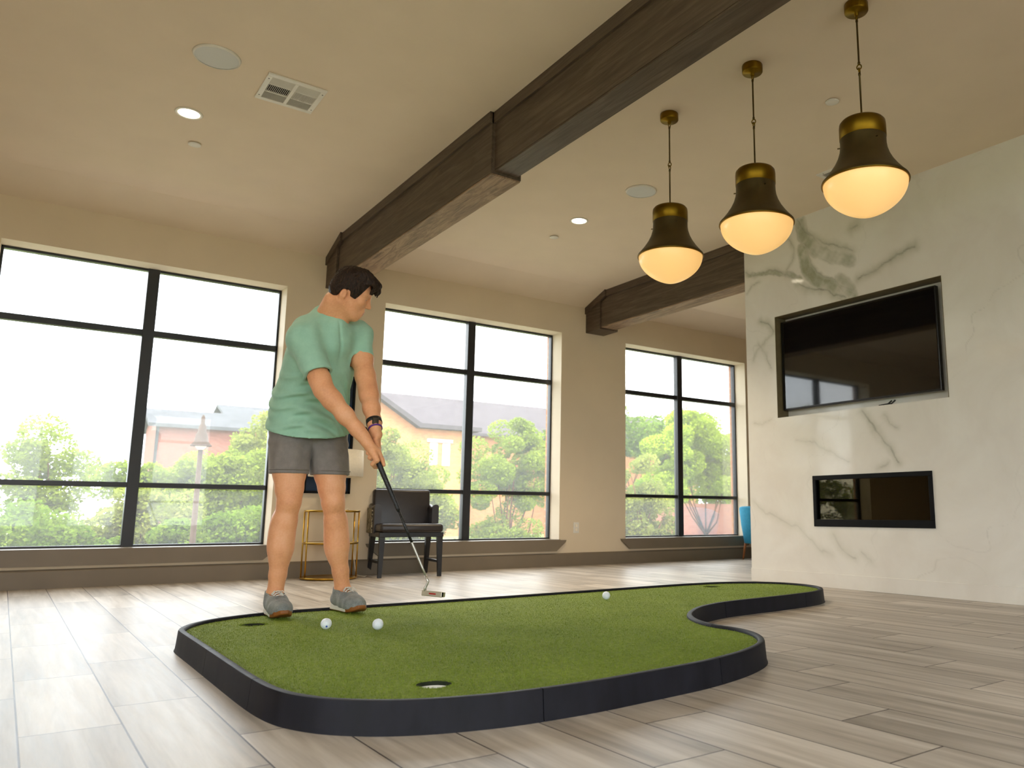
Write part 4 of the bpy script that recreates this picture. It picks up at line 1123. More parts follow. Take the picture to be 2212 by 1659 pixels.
# low brick planter walls
bm = bmesh.new(); box2(bm, (1.55, 12.4, GR), (2.6, 12.65, 0.12)); tag(obj('garden_wall', bm, M['red_brick']), 'low red brick garden wall showing below the shrubs, left window', 'wall')
bm = bmesh.new(); box2(bm, (17.5, 24.0, GR), (36.0, 24.4, 1.0)); tag(obj('garden_wall', bm, M['red_brick']), 'long pinkish brick wall behind the forked trunk, far window', 'wall')
# ------------------------------------------------------------------ implicit modelling for the figure
class Field:
    def __init__(s, lo, hi, h):
        s.lo = np.array(lo, float); s.h = h
        s.n = np.ceil((np.array(hi) - s.lo) / h).astype(int) + 1
        s.d = np.full(s.n, 1.0, np.float32)
    def grid(s, lo, hi):
        a = np.clip(np.floor((np.array(lo) - s.lo) / s.h).astype(int), 0, s.n - 1); b = np.clip(np.ceil((np.array(hi) - s.lo) / s.h).astype(int) + 1, 0, s.n)
        ax = [s.lo[i] + s.h * np.arange(a[i], b[i]) for i in range(3)]
        X, Y, Z = np.meshgrid(*ax, indexing='ij')
        return tuple(slice(a[i], b[i]) for i in range(3)), np.stack([X, Y, Z], -1).astype(np.float32)
    def put(s, f, lo, hi, k=0.0, op='union', mg=0.07):
        sl, P = s.grid(np.array(lo) - mg, np.array(hi) + mg)
        if P.size == 0: return
        b = f(P).astype(np.float32); a = s.d[sl]
        if op == 'union':
            if k > 0: h = np.maximum(k - np.abs(a - b), 0) / k; s.d[sl] = np.minimum(a, b) - h * h * k * 0.25
            else: s.d[sl] = np.minimum(a, b)
        else:
            b = -b
            if k > 0: h = np.maximum(k - np.abs(a - b), 0) / k; s.d[sl] = np.maximum(a, b) + h * h * k * 0.25
            else: s.d[sl] = np.maximum(a, b)
    def cone(s, a, b, ra, rb, k=0.02, op='union'):
        a = np.array(a, float); b = np.array(b, float); r = max(ra, rb)
        def f(P):
            ba = b - a; t = np.clip(((P - a) @ ba) / (ba @ ba + 1e-12), 0, 1)
            return np.linalg.norm(P - a - t[..., None] * ba, axis=-1) - (ra + (rb - ra) * t)
        s.put(f, np.minimum(a, b) - r, np.maximum(a, b) + r, k, op)
    def chain(s, pts, rs, k=0.01):
        for i in range(len(pts) - 1): s.cone(pts[i], pts[i + 1], rs[i], rs[i + 1], k)
    def ell(s, c, r, ax=None, k=0.02, op='union'):
        c = np.array(c, float); r = np.array(r, float); A = np.eye(3) if ax is None else np.array(ax, float)
        def f(P):
            q = (P - c) @ A.T; k0 = np.linalg.norm(q / r, axis=-1); k1 = np.linalg.norm(q / (r * r), axis=-1) + 1e-9
            return k0 * (k0 - 1) / k1
        R = np.sqrt(((A * r[:, None]) ** 2).sum(0)) + 0.002
        s.put(f, c - R, c + R, k, op)
    def cut(s, o, n, k=0.0):
        o = np.array(o, float); n = np.array(n, float); n /= np.linalg.norm(n)
        sl, P = s.grid(s.lo, s.lo + s.h * s.n); b = ((P - o) @ n).astype(np.float32)
        s.d = np.maximum(s.d, b)
    def mesh(s):
        d = s.d; neg = d < 0
        nx, ny, nz = d.shape
        c = np.zeros((nx - 1, ny - 1, nz - 1), np.int8)
        offs = [(i, j, k) for i in (0, 1) for j in (0, 1) for k in (0, 1)]
        for i, j, k in offs: c += neg[i:nx - 1 + i, j:ny - 1 + j, k:nz - 1 + k]
        act = (c > 0) & (c < 8)
        idx = np.argwhere(act); ids = np.full(act.shape, -1, np.int32); ids[act] = np.arange(len(idx))
        val = {o: d[idx[:, 0] + o[0], idx[:, 1] + o[1], idx[:, 2] + o[2]] for o in offs}
        acc = np.zeros((len(idx), 3)); cnt = np.zeros(len(idx))
        for o in offs:
            for ax in range(3):
                if o[ax]: continue
                p = list(o); p[ax] = 1; p = tuple(p)
                va, vb = val[o], val[p]; m = (va < 0) != (vb < 0)
                t = np.where(m, va / (va - vb + 1e-20), 0)
                q = np.array(o, float)[None] + t[:, None] * np.eye(3)[ax][None]
                acc[m] += q[m]; cnt[m] += 1
        v = s.lo + s.h * (idx + acc / cnt[:, None])
        F = []
        for ax in range(3):
            o1, o2 = [(1, 2), (2, 0), (0, 1)][ax]
            sl0 = [slice(1, None)] * 3; sl1 = [slice(1, None)] * 3
            a = neg.take(range(0, d.shape[ax] - 1), ax); b = neg.take(range(1, d.shape[ax]), ax)
            e = np.argwhere(a != b); sg = a[tuple(e.T)]
            ok = (e[:, o1] > 0) & (e[:, o2] > 0) & (e[:, o1] < d.shape[o1] - 1) & (e[:, o2] < d.shape[o2] - 1)
            e, sg = e[ok], sg[ok]
            def at(d1, d2):
                q = e.copy(); q[:, o1] -= d1; q[:, o2] -= d2; return ids[tuple(q.T)]
            f = np.stack([at(1, 1), at(0, 1), at(0, 0), at(1, 0)], 1)
            f[~sg] = f[~sg][:, ::-1]; F.append(f)
        return v, np.concatenate(F)

def smooth_mesh(v, f, it=2, lam=0.5):
    e = np.concatenate([f[:, [0, 1]], f[:, [1, 2]], f[:, [2, 3]], f[:, [3, 0]]])
    for _ in range(it):
        acc = np.zeros_like(v); c = np.zeros(len(v))
        for a, b in ((0, 1), (1, 0)):
            for x in range(3): acc[:, x] += np.bincount(e[:, a], v[e[:, b], x], len(v))
            c += np.bincount(e[:, a], minlength=len(v))
        v = v + lam * (acc / np.maximum(c, 1)[:, None] - v)
    return v

A3 = lambda *a: np.array(a, float)
MAN = A3(1.22, 4.0, 0.0745)
man = empty('person', tuple(MAN), label='man in mint t-shirt, grey shorts and grey sneakers bending over a putter', cat='person')
def man_part(name, fld, mats, smooth=1, parent=None, mat_fn=None, org=MAN):
    v, f = fld.mesh(); v = smooth_mesh(v, f, smooth)
    mi = mat_fn(v[f].mean(1)) if mat_fn else None
    return np_mesh(name, v - org, f, mats, parent or man, True, mi)

# joints (metres, room axes)
r_ank, l_ank = A3(1.074, 4.050, .165), A3(1.398, 4.050, .170)
r_kn, l_kn = A3(1.092, 3.985, .602), A3(1.303, 3.985, .605)
r_th, l_th = A3(1.092, 4.010, .745), A3(1.288, 4.010, .748)
r_hp, l_hp = A3(1.098, 4.060, .985), A3(1.276, 4.055, .985)
r_sh, l_sh = A3(1.070, 3.835, 1.375), A3(1.362, 3.945, 1.452)
r_el, l_el = A3(1.136, 3.700, 1.116), A3(1.378, 3.800, 1.166)
r_wr, l_wr = A3(1.307, 3.630, .906), A3(1.372, 3.655, .958)
neck0 = A3(1.205, 3.905, 1.470)
# head frame: F where the face points, U crown, L his left
rt = A3(.79536, -.60613, .00355); up = A3(-.10163, -.12758, .98661); fw = A3(.59756, .78507, .16307)
hr, hu, hf = A3(*[0.93899, -0.33204, 0.08973]), A3(*[-0.16783, -0.21459, 0.96218]), A3(*[0.30023, 0.91853, 0.25723])   # across, up and away for someone standing by the camera
PITCH = math.radians(28); YAWH = math.radians(3)
F0 = math.cos(PITCH) * hr - math.sin(PITCH) * hu; U = math.sin(PITCH) * hr + math.cos(PITCH) * hu; L0 = hf
Fh = F0 * math.cos(YAWH) + L0 * math.sin(YAWH); Lh = L0 * math.cos(YAWH) - F0 * math.sin(YAWH); Uh = U
HO = A3(1.208, 3.72, 1.59) + 0.076 * Lh
HS = 1.0
def H(f, l, u): return HO + HS * (f * Fh + l * Lh + u * Uh)
HAX = np.stack([Fh, Lh, Uh])

# the putter's line
P_top, P_hos = A3(1.325, 3.660, .940), A3(1.606, 3.505, .240)
S = (P_hos - P_top); SL = np.linalg.norm(S); S = S / SL
def on_shaft(t): return P_top + S * t

# ---------------- body
B = Field((0.86, 3.40, 0.06), (1.64, 4.30, 1.80), 0.0042)
for an, kn, th, hp, sx in ((r_ank, r_kn, r_th, r_hp, -1), (l_ank, l_kn, l_th, l_hp, 1)):
    mid = (an + kn) / 2
    B.chain([an + A3(0, 0, -.055), an, an + (kn - an) * .22, an + (kn - an) * .5, an + (kn - an) * .80, kn, kn + (th - kn) * .5, th, hp], [.037, .037, .038, .046, .048, .053, .063, .0750, .080], .018)
    B.ell(an + (kn - an) * .62 + A3(sx * .004 - (.007 if sx < 0 else 0), .022, 0), (.0515, .050, .125), None, .05)       # calf
    B.ell(kn + A3(0, -.030, .004), (.034, .028, .045), None, .02)                              # kneecap
    B.ell(kn + A3(sx * -.026, -.018, .062), (.022, .022, .045), None, .03)                       # vastus
    B.ell(an + A3(.030, -.002, -.004), (.012, .016, .018), None, .014); B.ell(an + A3(-.030, .004, -.010), (.012, .016, .018), None, .014)
    B.cone(an + A3(0, .03, -.05), an + A3(0, -.12, -.06), .030, .030, .02)
B.ell((1.187, 4.062, .985), (.145, .095, .11), None, .04)
B.ell((1.182, 4.045, 1.12), (.140, .098, .14), None, .07)
cy, sy = math.cos(math.radians(21)), math.sin(math.radians(21))
TAX = np.array([[cy, sy, 0], [sy * .93, -cy * .93, .36], [-.15, .36, .93]])
B.ell((1.195, 3.965, 1.300), (.155, .112, .16), TAX, .08)
B.cone(r_sh, l_sh, .058, .055, .06)
B.cone(neck0 + A3(0, .02, 0), r_sh, .05, .045, .05); B.cone(neck0 + A3(0, .02, 0), l_sh, .05, .045, .05)
B.cone(neck0, H(-.008, 0, -.050), .058, .053, .03); B.cone(neck0 + A3(.02, -.03, -.02), H(.03, 0, -.06), .05, .046, .03)
B.cone(neck0 + A3(-.034, .016, .012), H(-.022, 0, -.045), .050, .044, .04)
# sternomastoid on the side we see
B.cone(neck0 + A3(.01, -.055, .0), H(-.015, -.055, -.025), .012, .012, .025)
for sh, el, wr in ((r_sh, r_el, r_wr), (l_sh, l_el, l_wr)):
    B.chain([sh, sh + (el - sh) * .45, sh + (el - sh) * .8, el], [.055, .051, .045, .0415], .03)
    fa = wr - el
    B.chain([el, el + fa * .22, el + fa * .55, el + fa * .85, wr], [.0415, .042, .0365, .0295, .0268], .03)
# head
def he(c, r, k=.02, op='union'): B.ell(H(*c), np.array(r) * HS, HAX, k, op)
def hc(a, b, ra, rb, k=.012, op='union'): B.cone(H(*a), H(*b), ra * HS, rb * HS, k, op)
he((.028, 0, .050), (.090, .075, .084), .02)
he((.058, 0, -.008), (.060, .060, .078), .03)
for s in (-1, 1):
    hc((.005, s * .058, -.030), (.082, s * .024, -.070), .018, .018, .03)     # jaw
    he((.078, s * .046, .006), (.026, .022, .020), .02)                         # cheekbone
    hc((.108, s * .012, .050), (.086, s * .050, .050), .012, .010, .016)        # brow ridge
hc((.098, -.006, -.074), (.098, .006, -.074), .019, .019, .022)                 # chin
he((.108, 0, -.040), (.020, .026, .024), .018)                                  # muzzle
for s in (-1, 1): he((.112, s * .032, .028), (.016, .016, .012), .012, 'sub')   # sockets
for s in (-1, 1):
    he((.0955, s * .031, .029), (.0125, .0125, .0125), .002)                    # eyeball
    he((.0975, s * .031, .0335), (.0128, .0155, .0075), .003)                    # upper lid
    he((.0965, s * .031, .0205), (.0115, .014, .0050), .003)                    # lower lid
hc((.112, 0, .042), (.134, 0, .004), .0085, .0095, .012)                        # nose bridge
he((.134, 0, -.001), (.012, .0115, .010), .008)                                 # tip
for s in (-1, 1): he((.122, s * .0125, -.004), (.011, .0075, .008), .006)       # alae
for s in (-1, 1): he((.129, s * .006, -.0125), (.005, .0032, .004), .002, 'sub')
he((.1205, 0, -.0315), (.007, .021, .0045), .005); he((.1175, 0, -.0425), (.0075, .018, .0052), .005)
he((.128, 0, -.0370), (.010, .020, .0016), .002, 'sub')                         # mouth line
for s in (-1, 1):                                                                # ears
    he((-.006, s * .077, .004), (.0165, .0085, .029), .006)
    he((-.002, s * .0865, .006), (.0085, .0055, .017), .004, 'sub')
    he((.006, s * .079, -.002), (.005, .005, .007), .004)
# hands round the grip
def ortho(S, ref):
    a = ref - S * (ref @ S); a /= np.linalg.norm(a); return a, np.cross(S, a)
NAILS = []
def hand(wr, t_pinky, t_index, pdir, turn, spread):
    """palm on the pdir side of the shaft, four fingers wrapped round it from t_pinky (top) to t_index, thumb down the shaft"""
    a0, b0 = ortho(S, pdir); b0 = b0 * turn
    R0 = .0125
    def ring_pt(t, ang, r): return on_shaft(t) + r * (a0 * math.cos(ang) + b0 * math.sin(ang))
    ts = [t_index + (t_pinky - t_index) * q for q in (0, .36, .70, 1.0)]
    ln = [1.0, 1.08, 1.0, .86]; fr = [.0092, .0094, .0090, .0080]
    knk = [ring_pt(t + dt, -.55, .040 - .003 * i) for i, (t, dt) in enumerate(zip(ts, (0, 0, -.002, -.006)))]
    # palm
    mid = (knk[0] + knk[3]) / 2
    for i, kq in enumerate(knk):
        base = wr + (mid - wr) * .22 + (kq - mid) * .55
        B.cone(base, kq, .0165, .0125, .012)
    B.cone(wr, wr + (mid - wr) * .35, .026, .024, .02)
    for i, t in enumerate(ts):
        r = fr[i]; dr = spread * (.020 if i == 0 else .004)
        p = [knk[i], ring_pt(t + dr * .4, .20, R0 + r + .016), ring_pt(t + dr, 1.35, R0 + r + .003), ring_pt(t + dr * 1.4, 2.35, R0 + r * .9), ring_pt(t + dr * 1.5, 3.15, R0 + r * .8)]
        rr = [r * 1.22, r * 1.12, r, r * .92, r * .78]
        for j in range(4): B.cone(p[j], p[j + 1], rr[j], rr[j + 1], .004)
        B.ell(knk[i], (r * 1.32,) * 3, None, .006)
        NAILS.append(p[4] + (p[4] - on_shaft(t)) / np.linalg.norm(p[4] - on_shaft(t)) * r * .7)
    # thumb: from the side of the palm near its base, along the shaft
    tb = wr + (knk[0] - wr) * .42 - b0 * .012
    q1 = ring_pt((ts[0] + ts[3]) / 2 - .004, -1.35, R0 + .016); q2 = ring_pt(ts[0] + .006, -1.7, R0 + .0105); q3 = ring_pt(ts[0] + .030, -1.75, R0 + .0085)
    B.cone(tb, q1, .017, .0125, .010); B.cone(q1, q2, .0120, .0105, .005); B.cone(q2, q3, .0105, .0085, .005)
    NAILS.append(q3 + (q3 - on_shaft(ts[0] + .03)) * .5)
TURN = 1.0
hand(l_wr, .030, .102, A3(.25, .75, .35), -1.0, .3)
hand(r_wr, .088, .160, A3(-.72, -.38, .1), 1.0, 1.0)
def body_mat(c):
    mi = np.zeros(len(c), np.int32); q = (c - HO) @ HAX.T
    lip = (np.abs(q[:, 1]) < .020) & (q[:, 0] > .1165) & (q[:, 2] < -.0275) & (q[:, 2] > -.0495); mi[lip] = 1
    for s in (-1, 1):
        e = np.linalg.norm(q - A3(.0955, s * .031, .029), axis=1); w = (e < .0134) & (q[:, 0] > .1) & (q[:, 2] > .0235) & (q[:, 2] < .0290); mi[w] = 2
        i_ = w & (np.hypot(q[:, 1] - s * .031, q[:, 2] - .0255) < .0085); mi[i_] = 3
    for p in NAILS: mi[np.linalg.norm(c - p, axis=1) < .0052] = 4
    return mi
body = man_part('body', B, [M['skin'], M['lip'], M['eye_white'], M['iris'], M['nail']], 1, None, body_mat)
del B

# ---------------- hair
Hf = Field(HO - .21, HO + .24, 0.0034)
Hf.ell(H(.024, 0, .060), (.097, .085, .089), HAX, 0)
Hf.ell(H(.030, 0, .098), (.092, .074, .056), HAX, .03)
Hf.ell(H(-.030, 0, .018), (.046, .068, .056), HAX, .03)
for s in (-1, 1): Hf.cone(H(.040, s * .070, .050), H(.045, s * .073, .012), .018, .008, .02)
# swept fringe
for l, q in ((0, 1.0), (-.024, .92), (.024, .95), (-.046, .75), (.046, .8)):
    Hf.cone(H(.050, l, .128), H(.110 * q + .012, l * 1.1, .112), .026, .020, .025); Hf.cone(H(.110 * q + .012, l * 1.1, .112), H(.134 * q + .01, l, .088), .020, .011, .012)
    Hf.cone(H(.134 * q + .01, l, .088), H(.143 * q + .004, l * .9, .066), .010, .004, .006)
def hairfn():
    sl, P = Hf.grid(Hf.lo, Hf.lo + Hf.h * Hf.n); q = (P - HO) @ HAX.T
    f, l, u = q[..., 0], q[..., 1], q[..., 2]
    th = np.arctan2(l, f + .02); r = np.hypot(l, f + .02)
    n = np.sin(th * 34 + 5 * np.sin(u * 60 + th * 3)) * .0016 + np.sin(th * 71 + u * 90) * .0010 + np.sin(l * 260 + 4 * np.sin(f * 40)) * .0014 * (u > .09)
    Hf.d += (n * np.clip((u + .02) / .03, 0, 1)).astype(np.float32)
    face = np.minimum((f - (.066 + .30 * np.clip(u - .02, 0, 1))), .118 - .30 * np.maximum(f - .085, 0) * 0 - u - .02 * 0)   # forehead stays clear
    face = np.minimum(f - (.058 + .35 * np.clip(u - .010, 0, 1)), (.100 + .10 * np.abs(l) / .07 * 0) - u)
    Hf.d = np.where((f < .104) | (u < .06), np.maximum(Hf.d, face), Hf.d).astype(np.float32)
    low = -(u - np.interp(f, [-.12, -.040, -.026, -.020, .008, .020, .026, .060, .09], [-.024, -.030, -.012, .022, .036, .030, .010, .006, .03]))
    Hf.d = np.maximum(Hf.d, np.where(u < .06, low, -1)).astype(np.float32)
hairfn()
hair = man_part('hair', Hf, M['hair'], 1)
del Hf
# eyebrows
bm = bmesh.new()
for s in (-1, 1): tube(bm, [Vector(H(.1155, s * .012, .053) - MAN), Vector(H(.112, s * .028, .057) - MAN), Vector(H(.097, s * .046, .053) - MAN)], [.0035, .0042, .0022], 8, flat=0.6)
obj('eyebrows', bm, M['hair'], hair, True)

# ---------------- t-shirt
T = Field((0.90, 3.58, 0.80), (1.56, 4.30, 1.58), 0.0042)
T.ell((1.180, 4.050, .93), (.202, .156, .22), None, .0)
T.ell((1.176, 4.040, 1.09), (.186, .148, .15), None, .06)
T.ell((1.183, 4.015, 1.19), (.172, .134, .14), TAX, .06)
T.ell((1.190, 3.965, 1.300), (.178, .138, .165), TAX, .08)
T.ell((1.198, 3.930, 1.385), (.150, .110, .10), TAX, .07)
T.cone(r_sh + A3(.02, .01, .004), l_sh, .068, .066, .07)
T.cone(neck0 + A3(0, .02, .006), r_sh, .060, .056, .06); T.cone(neck0 + A3(0, .02, .006), l_sh, .060, .056, .06)
T.cone((1.100, 3.895, 1.440), (1.165, 3.920, 1.470), .064, .070, .06)
T.cone((1.212, 3.850, 1.375), (1.214, 3.842, 1.450), .074, .062, .05)
T.cone(neck0 + A3(-.012, .015, -.03), neck0 + A3(-.010, .010, .050), .086, .066, .04)
rs_e = r_sh + (r_el - r_sh) * .70; ls_e = l_sh + (l_el - l_sh) * .46
T.cone(r_sh, rs_e, .074, .067, .035)
T.cone(l_sh, ls_e, .068, .060, .035)
sl, P = T.grid(T.lo, T.lo + T.h * T.n)
x, y, z = P[..., 0], P[..., 1], P[..., 2]
low = np.clip((1.25 - z) / .12, 0, 1) * np.clip((z - .90) / .06, 0, 1)
wv = z + .30 * (x - 1.18) + .10 * np.sin((x - 1.0) * 9 + y * 4)
fold = np.sin(wv * 78 + 2.2 * np.sin(x * 17)) * .0085 * np.clip(np.sin(x * 11 + 1.2) + .7, 0, 1.4) + np.sin(wv * 118 + 3 * np.sin(x * 12 + y * 7)) * .0036
chestf = np.clip((z - 1.2) / .1, 0, 1) * (np.sin((x - .6 * z) * 62 + 3 * np.sin(z * 14)) * .0024)
ga, gb = A3(1.215, 3.765, 1.47), A3(1.245, 3.80, 1.24)
gt = np.clip(((P - ga) @ (gb - ga)) / ((gb - ga) @ (gb - ga)), 0, 1)
gx = np.linalg.norm((P - ga - gt[..., None] * (gb - ga)) * A3(1, .25, 1), axis=-1)
T.d += (.0065 * np.exp(-(gx / .008) ** 2)).astype(np.float32)
T.d += (fold * low + chestf).astype(np.float32)
inner = T.d + .0140
# cloth shell: open at hem, cuffs and collar
T.d = np.maximum(T.d, -inner)
def sub_beyond(o, n, reach):
    """remove what lies past a plane, within reach of the point (a cuff)"""
    o = np.array(o); n = np.array(n) / np.linalg.norm(n)
    q = P - o; a = q @ n; rad = np.linalg.norm(q - a[..., None] * n, axis=-1)
    T.d = np.where((rad < reach) & (a > -.012) & (a < .085), np.maximum(T.d, a), T.d).astype(np.float32)
# only the sleeve tube is past its cuff plane
def cuff(e, d, reach): sub_beyond(e, d, reach)
cuff(rs_e, (r_el - r_sh) + A3(.0, 0, -.03), .078)
cuff(ls_e, (l_el - l_sh), .0635)
NAX = A3(.16, -.46, .88); NAX /= np.linalg.norm(NAX); NC = neck0 + A3(-.002, -.014, .0)
nq = P - NC; nh = nq @ NAX; nr = np.linalg.norm(nq - nh[..., None] * NAX, axis=-1)
ce1 = np.cross(NAX, A3(1, 0, 0)); ce1 /= np.linalg.norm(ce1); ce2 = np.cross(NAX, ce1)
RIB = []
for k in range(64):                                # where the collar line meets the cloth
    a = 2 * PI * k / 64; dv = ce1 * math.cos(a) + ce2 * math.sin(a); last = .004
    for hh in np.arange(.10, .004, -.002):
        q_ = NC + dv * .0730 + NAX * hh; ii = tuple(np.clip(np.round((q_ - T.lo) / T.h).astype(int), 0, T.n - 1))
        if T.d[ii] < 0: last = hh; break
    RIB.append(last)
RIB = np.array(RIB)
for _ in range(4): RIB = (np.roll(RIB, 1) + 2 * RIB + np.roll(RIB, -1)) / 4
T.d = np.maximum(T.d, np.where(nh > .004, -(nr - .071), -1)).astype(np.float32)
T.d = np.maximum(T.d, ((P - A3(1.187, 3.88, .900)) @ (A3(.049, .37, -1) / 1.067)).astype(np.float32))
def shirt_mat(c): return np.zeros(len(c), np.int32)
shirt = man_part('t_shirt', T, M['shirt'], 1)
del T, P, x, y, z, inner, low, wv, fold, chestf
# collar rib
bm = bmesh.new(); tube(bm, [Vector(NC + (ce1 * math.cos(2 * PI * k / 64) + ce2 * math.sin(2 * PI * k / 64)) * .0720 + NAX * (RIB[k] - .002) - MAN) for k in range(64)], .0062, 8, True)
obj('collar', bm, M['shirt'], shirt, True)

# ---------------- shorts
Q = Field((0.93, 3.84, 0.70), (1.46, 4.24, 1.10), 0.0042)
for th, hp, o_ in ((r_th, r_hp, -.003), (l_th, l_hp, .003)): Q.cone(hp + A3(0, -.006, -.04), th + A3(o_, 0, -.06), .100, .0915, 0)
Q.ell((1.187, 4.058, .995), (.178, .130, .125), None, .03)
sl, P = Q.grid(Q.lo, Q.lo + Q.h * Q.n); x, y, z = P[..., 0], P[..., 1], P[..., 2]
Q.d += (np.sin((z * 1.0 + .35 * np.abs(x - 1.187)) * 95 + 2 * np.sin(x * 20)) * .0030 * np.clip((z - .83) / .05, 0, 1) * np.clip((.96 - z) / .05, 0, 1) + np.sin(np.arctan2(y - 4.0, np.abs(x - 1.19) - .1) * 5 + z * 8) * .0022).astype(np.float32)
Q.d = np.maximum(Q.d, -(Q.d + .0105)); 
Q.d = np.maximum(Q.d, ((.738 - z) * np.where(x < 1.19, 1, 1)).astype(np.float32))
Q.d = np.maximum(Q.d, z - 1.06).astype(np.float32)
shorts = man_part('shorts', Q, M['shorts'], 1)
del Q, P, x, y, z
bm = bmesh.new()
for k in range(2):
    s = -1 if k == 0 else 1
    c = r_th if k == 0 else l_th
    tube(bm, [Vector((c[0] + s * .003 + .0925 * math.cos(a), c[1] + .0925 * math.sin(a), .757)) - Vector(MAN) for a in np.linspace(0, 2 * PI, 40, endpoint=False)], .0018, 6, True)
obj('hem_stitching', bm, M['shorts'], shorts, True)

# ---------------- sneakers
def sneaker(an, heading):
    """heading: yaw of the toe from -Y; local f forward, l left, u up from the turf"""
    base = A3(an[0], an[1], .0745)
    hd = A3(math.sin(heading), -math.cos(heading), 0); lf = A3(math.cos(heading), math.sin(heading), 0); uz = A3(0, 0, 1)
    W = lambda f, l, u: base + f * hd + l * lf + u * uz
    ax = np.stack([hd, lf, uz])
    fl = Field(base + A3(-.26, -.26, -.01), base + A3(.26, .26, .16), .0032)
    fl.cone(W(.168, 0, .036), W(.07, 0, .046), .040, .046, 0); fl.cone(W(.07, 0, .046), W(-.04, 0, .052), .046, .040, .02)
    fl.cone(W(.075, 0, .066), W(.005, 0, .098), .034, .038, .03); fl.cone(W(-.005, 0, .06), W(-.012, 0, .115), .042, .040, .02)
    fl.cone(W(.13, -.012, .034), W(.13, .012, .034), .042, .042, .02)
    q0 = fl.d.copy()
    fl.d = np.maximum(fl.d, -(fl.d + .006))
    sl, P = fl.grid(fl.lo, fl.lo + fl.h * fl.n); q = (P - base) @ ax.T; f, l, u = q[..., 0], q[..., 1], q[..., 2]
    fl.d = np.maximum(fl.d, .018 - u); fl.d = np.maximum(fl.d, (u - .112 + .22 * np.clip(f + .03, -1, .08))).astype(np.float32)
    fl.d += (np.sin(f * 900) * np.sin(l * 900) * .0003).astype(np.float32)
    shoe = empty('sneaker', tuple(base - MAN)); shoe.parent = man
    man_part('upper', fl, M['knit'], 1, shoe, None, base)
    sf = Field(base + A3(-.26, -.26, -.01), base + A3(.26, .26, .08), .0032)
    r = np.interp(f[:sf.n[0], :sf.n[1], :sf.n[2]] if False else 0, [0, 1], [0, 1])
    sl, P = sf.grid(sf.lo, sf.lo + sf.h * sf.n); q = (P - base) @ ax.T; f, l, u = q[..., 0], q[..., 1], q[..., 2]
    wdt = np.interp(f, [-.075, -.05, 0, .06, .13, .18, .215], [.016, .034, .035, .038, .047, .040, .016])
    flare = np.interp(f, [-.09, -.03, .05], [.010, .004, .001])
    side = np.abs(l) - wdt - flare * (1 - np.clip(u / .03, 0, 1)); ends = np.maximum(f - .214, -.078 - f)
    d2 = np.maximum(side, ends)
    spring = np.interp(f, [-.08, -.05, .10, .16, .215], [.004, 0, 0, .004, .022])
    topz = np.interp(f, [-.08, -.02, .05, .15, .215], [.040, .034, .028, .028, .042])
    sf.d = np.maximum(d2 * .8, np.maximum(spring - u, u - topz)).astype(np.float32)
    h = np.maximum(.006 - np.abs(d2 * .8 - np.maximum(spring - u, u - topz)), 0) / .006; sf.d = (sf.d + h * h * .0015).astype(np.float32)
    def smat(c):
        q = (c - base) @ ax.T
        return np.where((q[:, 0] > .125 - .9 * np.abs(q[:, 2] - .01) + .25 * q[:, 1] * -1) & (q[:, 2] < .040) , 1, np.where(q[:, 2] < .006, 1, 0))
    man_part('sole', sf, [M['foam'], M['gum']], 1, shoe, smat, base)
    bm = bmesh.new()
    for k in range(5):
        ff = .050 + k * .0165; uu = .1135 - k * .0078
        a = Vector(ff * hd + .026 * lf + (uu - .016) * uz); b = Vector((ff + .012) * hd - .026 * lf + (uu - .018) * uz); m = Vector((ff + .006) * hd + uu * uz)
        tube(bm, [a, (a + m) / 2 + Vector((0, 0, .006)), m, (m + b) / 2 + Vector((0, 0, .006)), b], .0030, 7)
    for s in (-1, 1):
        p0 = Vector(.055 * hd + .105 * uz)
        tube(bm, [p0, p0 + Vector(s * .018 * lf + .012 * hd + .010 * uz), p0 + Vector(s * .034 * lf + .022 * hd - .004 * uz), p0 + Vector(s * .020 * lf + .022 * hd - .010 * uz), p0], .0022, 6)
    obj('laces', bm, M['lace'], shoe, True)
    return shoe
sneaker(r_ank, math.radians(-2)); sneaker(l_ank, math.radians(7))

# ---------------- wrist wear on his left arm
fa = Vector(l_el - l_wr).normalized(); e1 = fa.orthogonal().normalized(); e2 = fa.cross(e1)
def band(name, d, r, tk, wd, m):
    bm = bmesh.new(); c = Vector(l_wr - MAN) + fa * d
    n = 40; rows = []
    for k in range(n):
        a = 2 * PI * k / n; dr = e1 * math.cos(a) + e2 * math.sin(a)
        rows.append([bm.verts.new(c + dr * (r + o) + fa * w_) for o, w_ in ((0, -wd), (tk, -wd * .8), (tk, wd * .8), (0, wd))])
    for k in range(n):
        r0, r1 = rows[k], rows[(k + 1) % n]
        for j in range(4): bm.faces.new((r0[j], r1[j], r1[(j + 1) % 4], r0[(j + 1) % 4]))
    return obj(name, bm, m, man, True)
w = band('watch', .028, .0312, .006, .013, M['black_rubber'])
bm = bmesh.new(); c = Vector(l_wr - MAN) + fa * .026 + Vector((-.2, -.9, .1)).normalized() * .037
box(bm, c, (.030, .010, .034), .004, Vector((-.2, -.9, .1)).to_track_quat('Y', 'Z').to_matrix()); obj('watch_face', bm, M['screen'], w)
band('wristband', -.012, .0296, .0035, .0045, M['purple'])

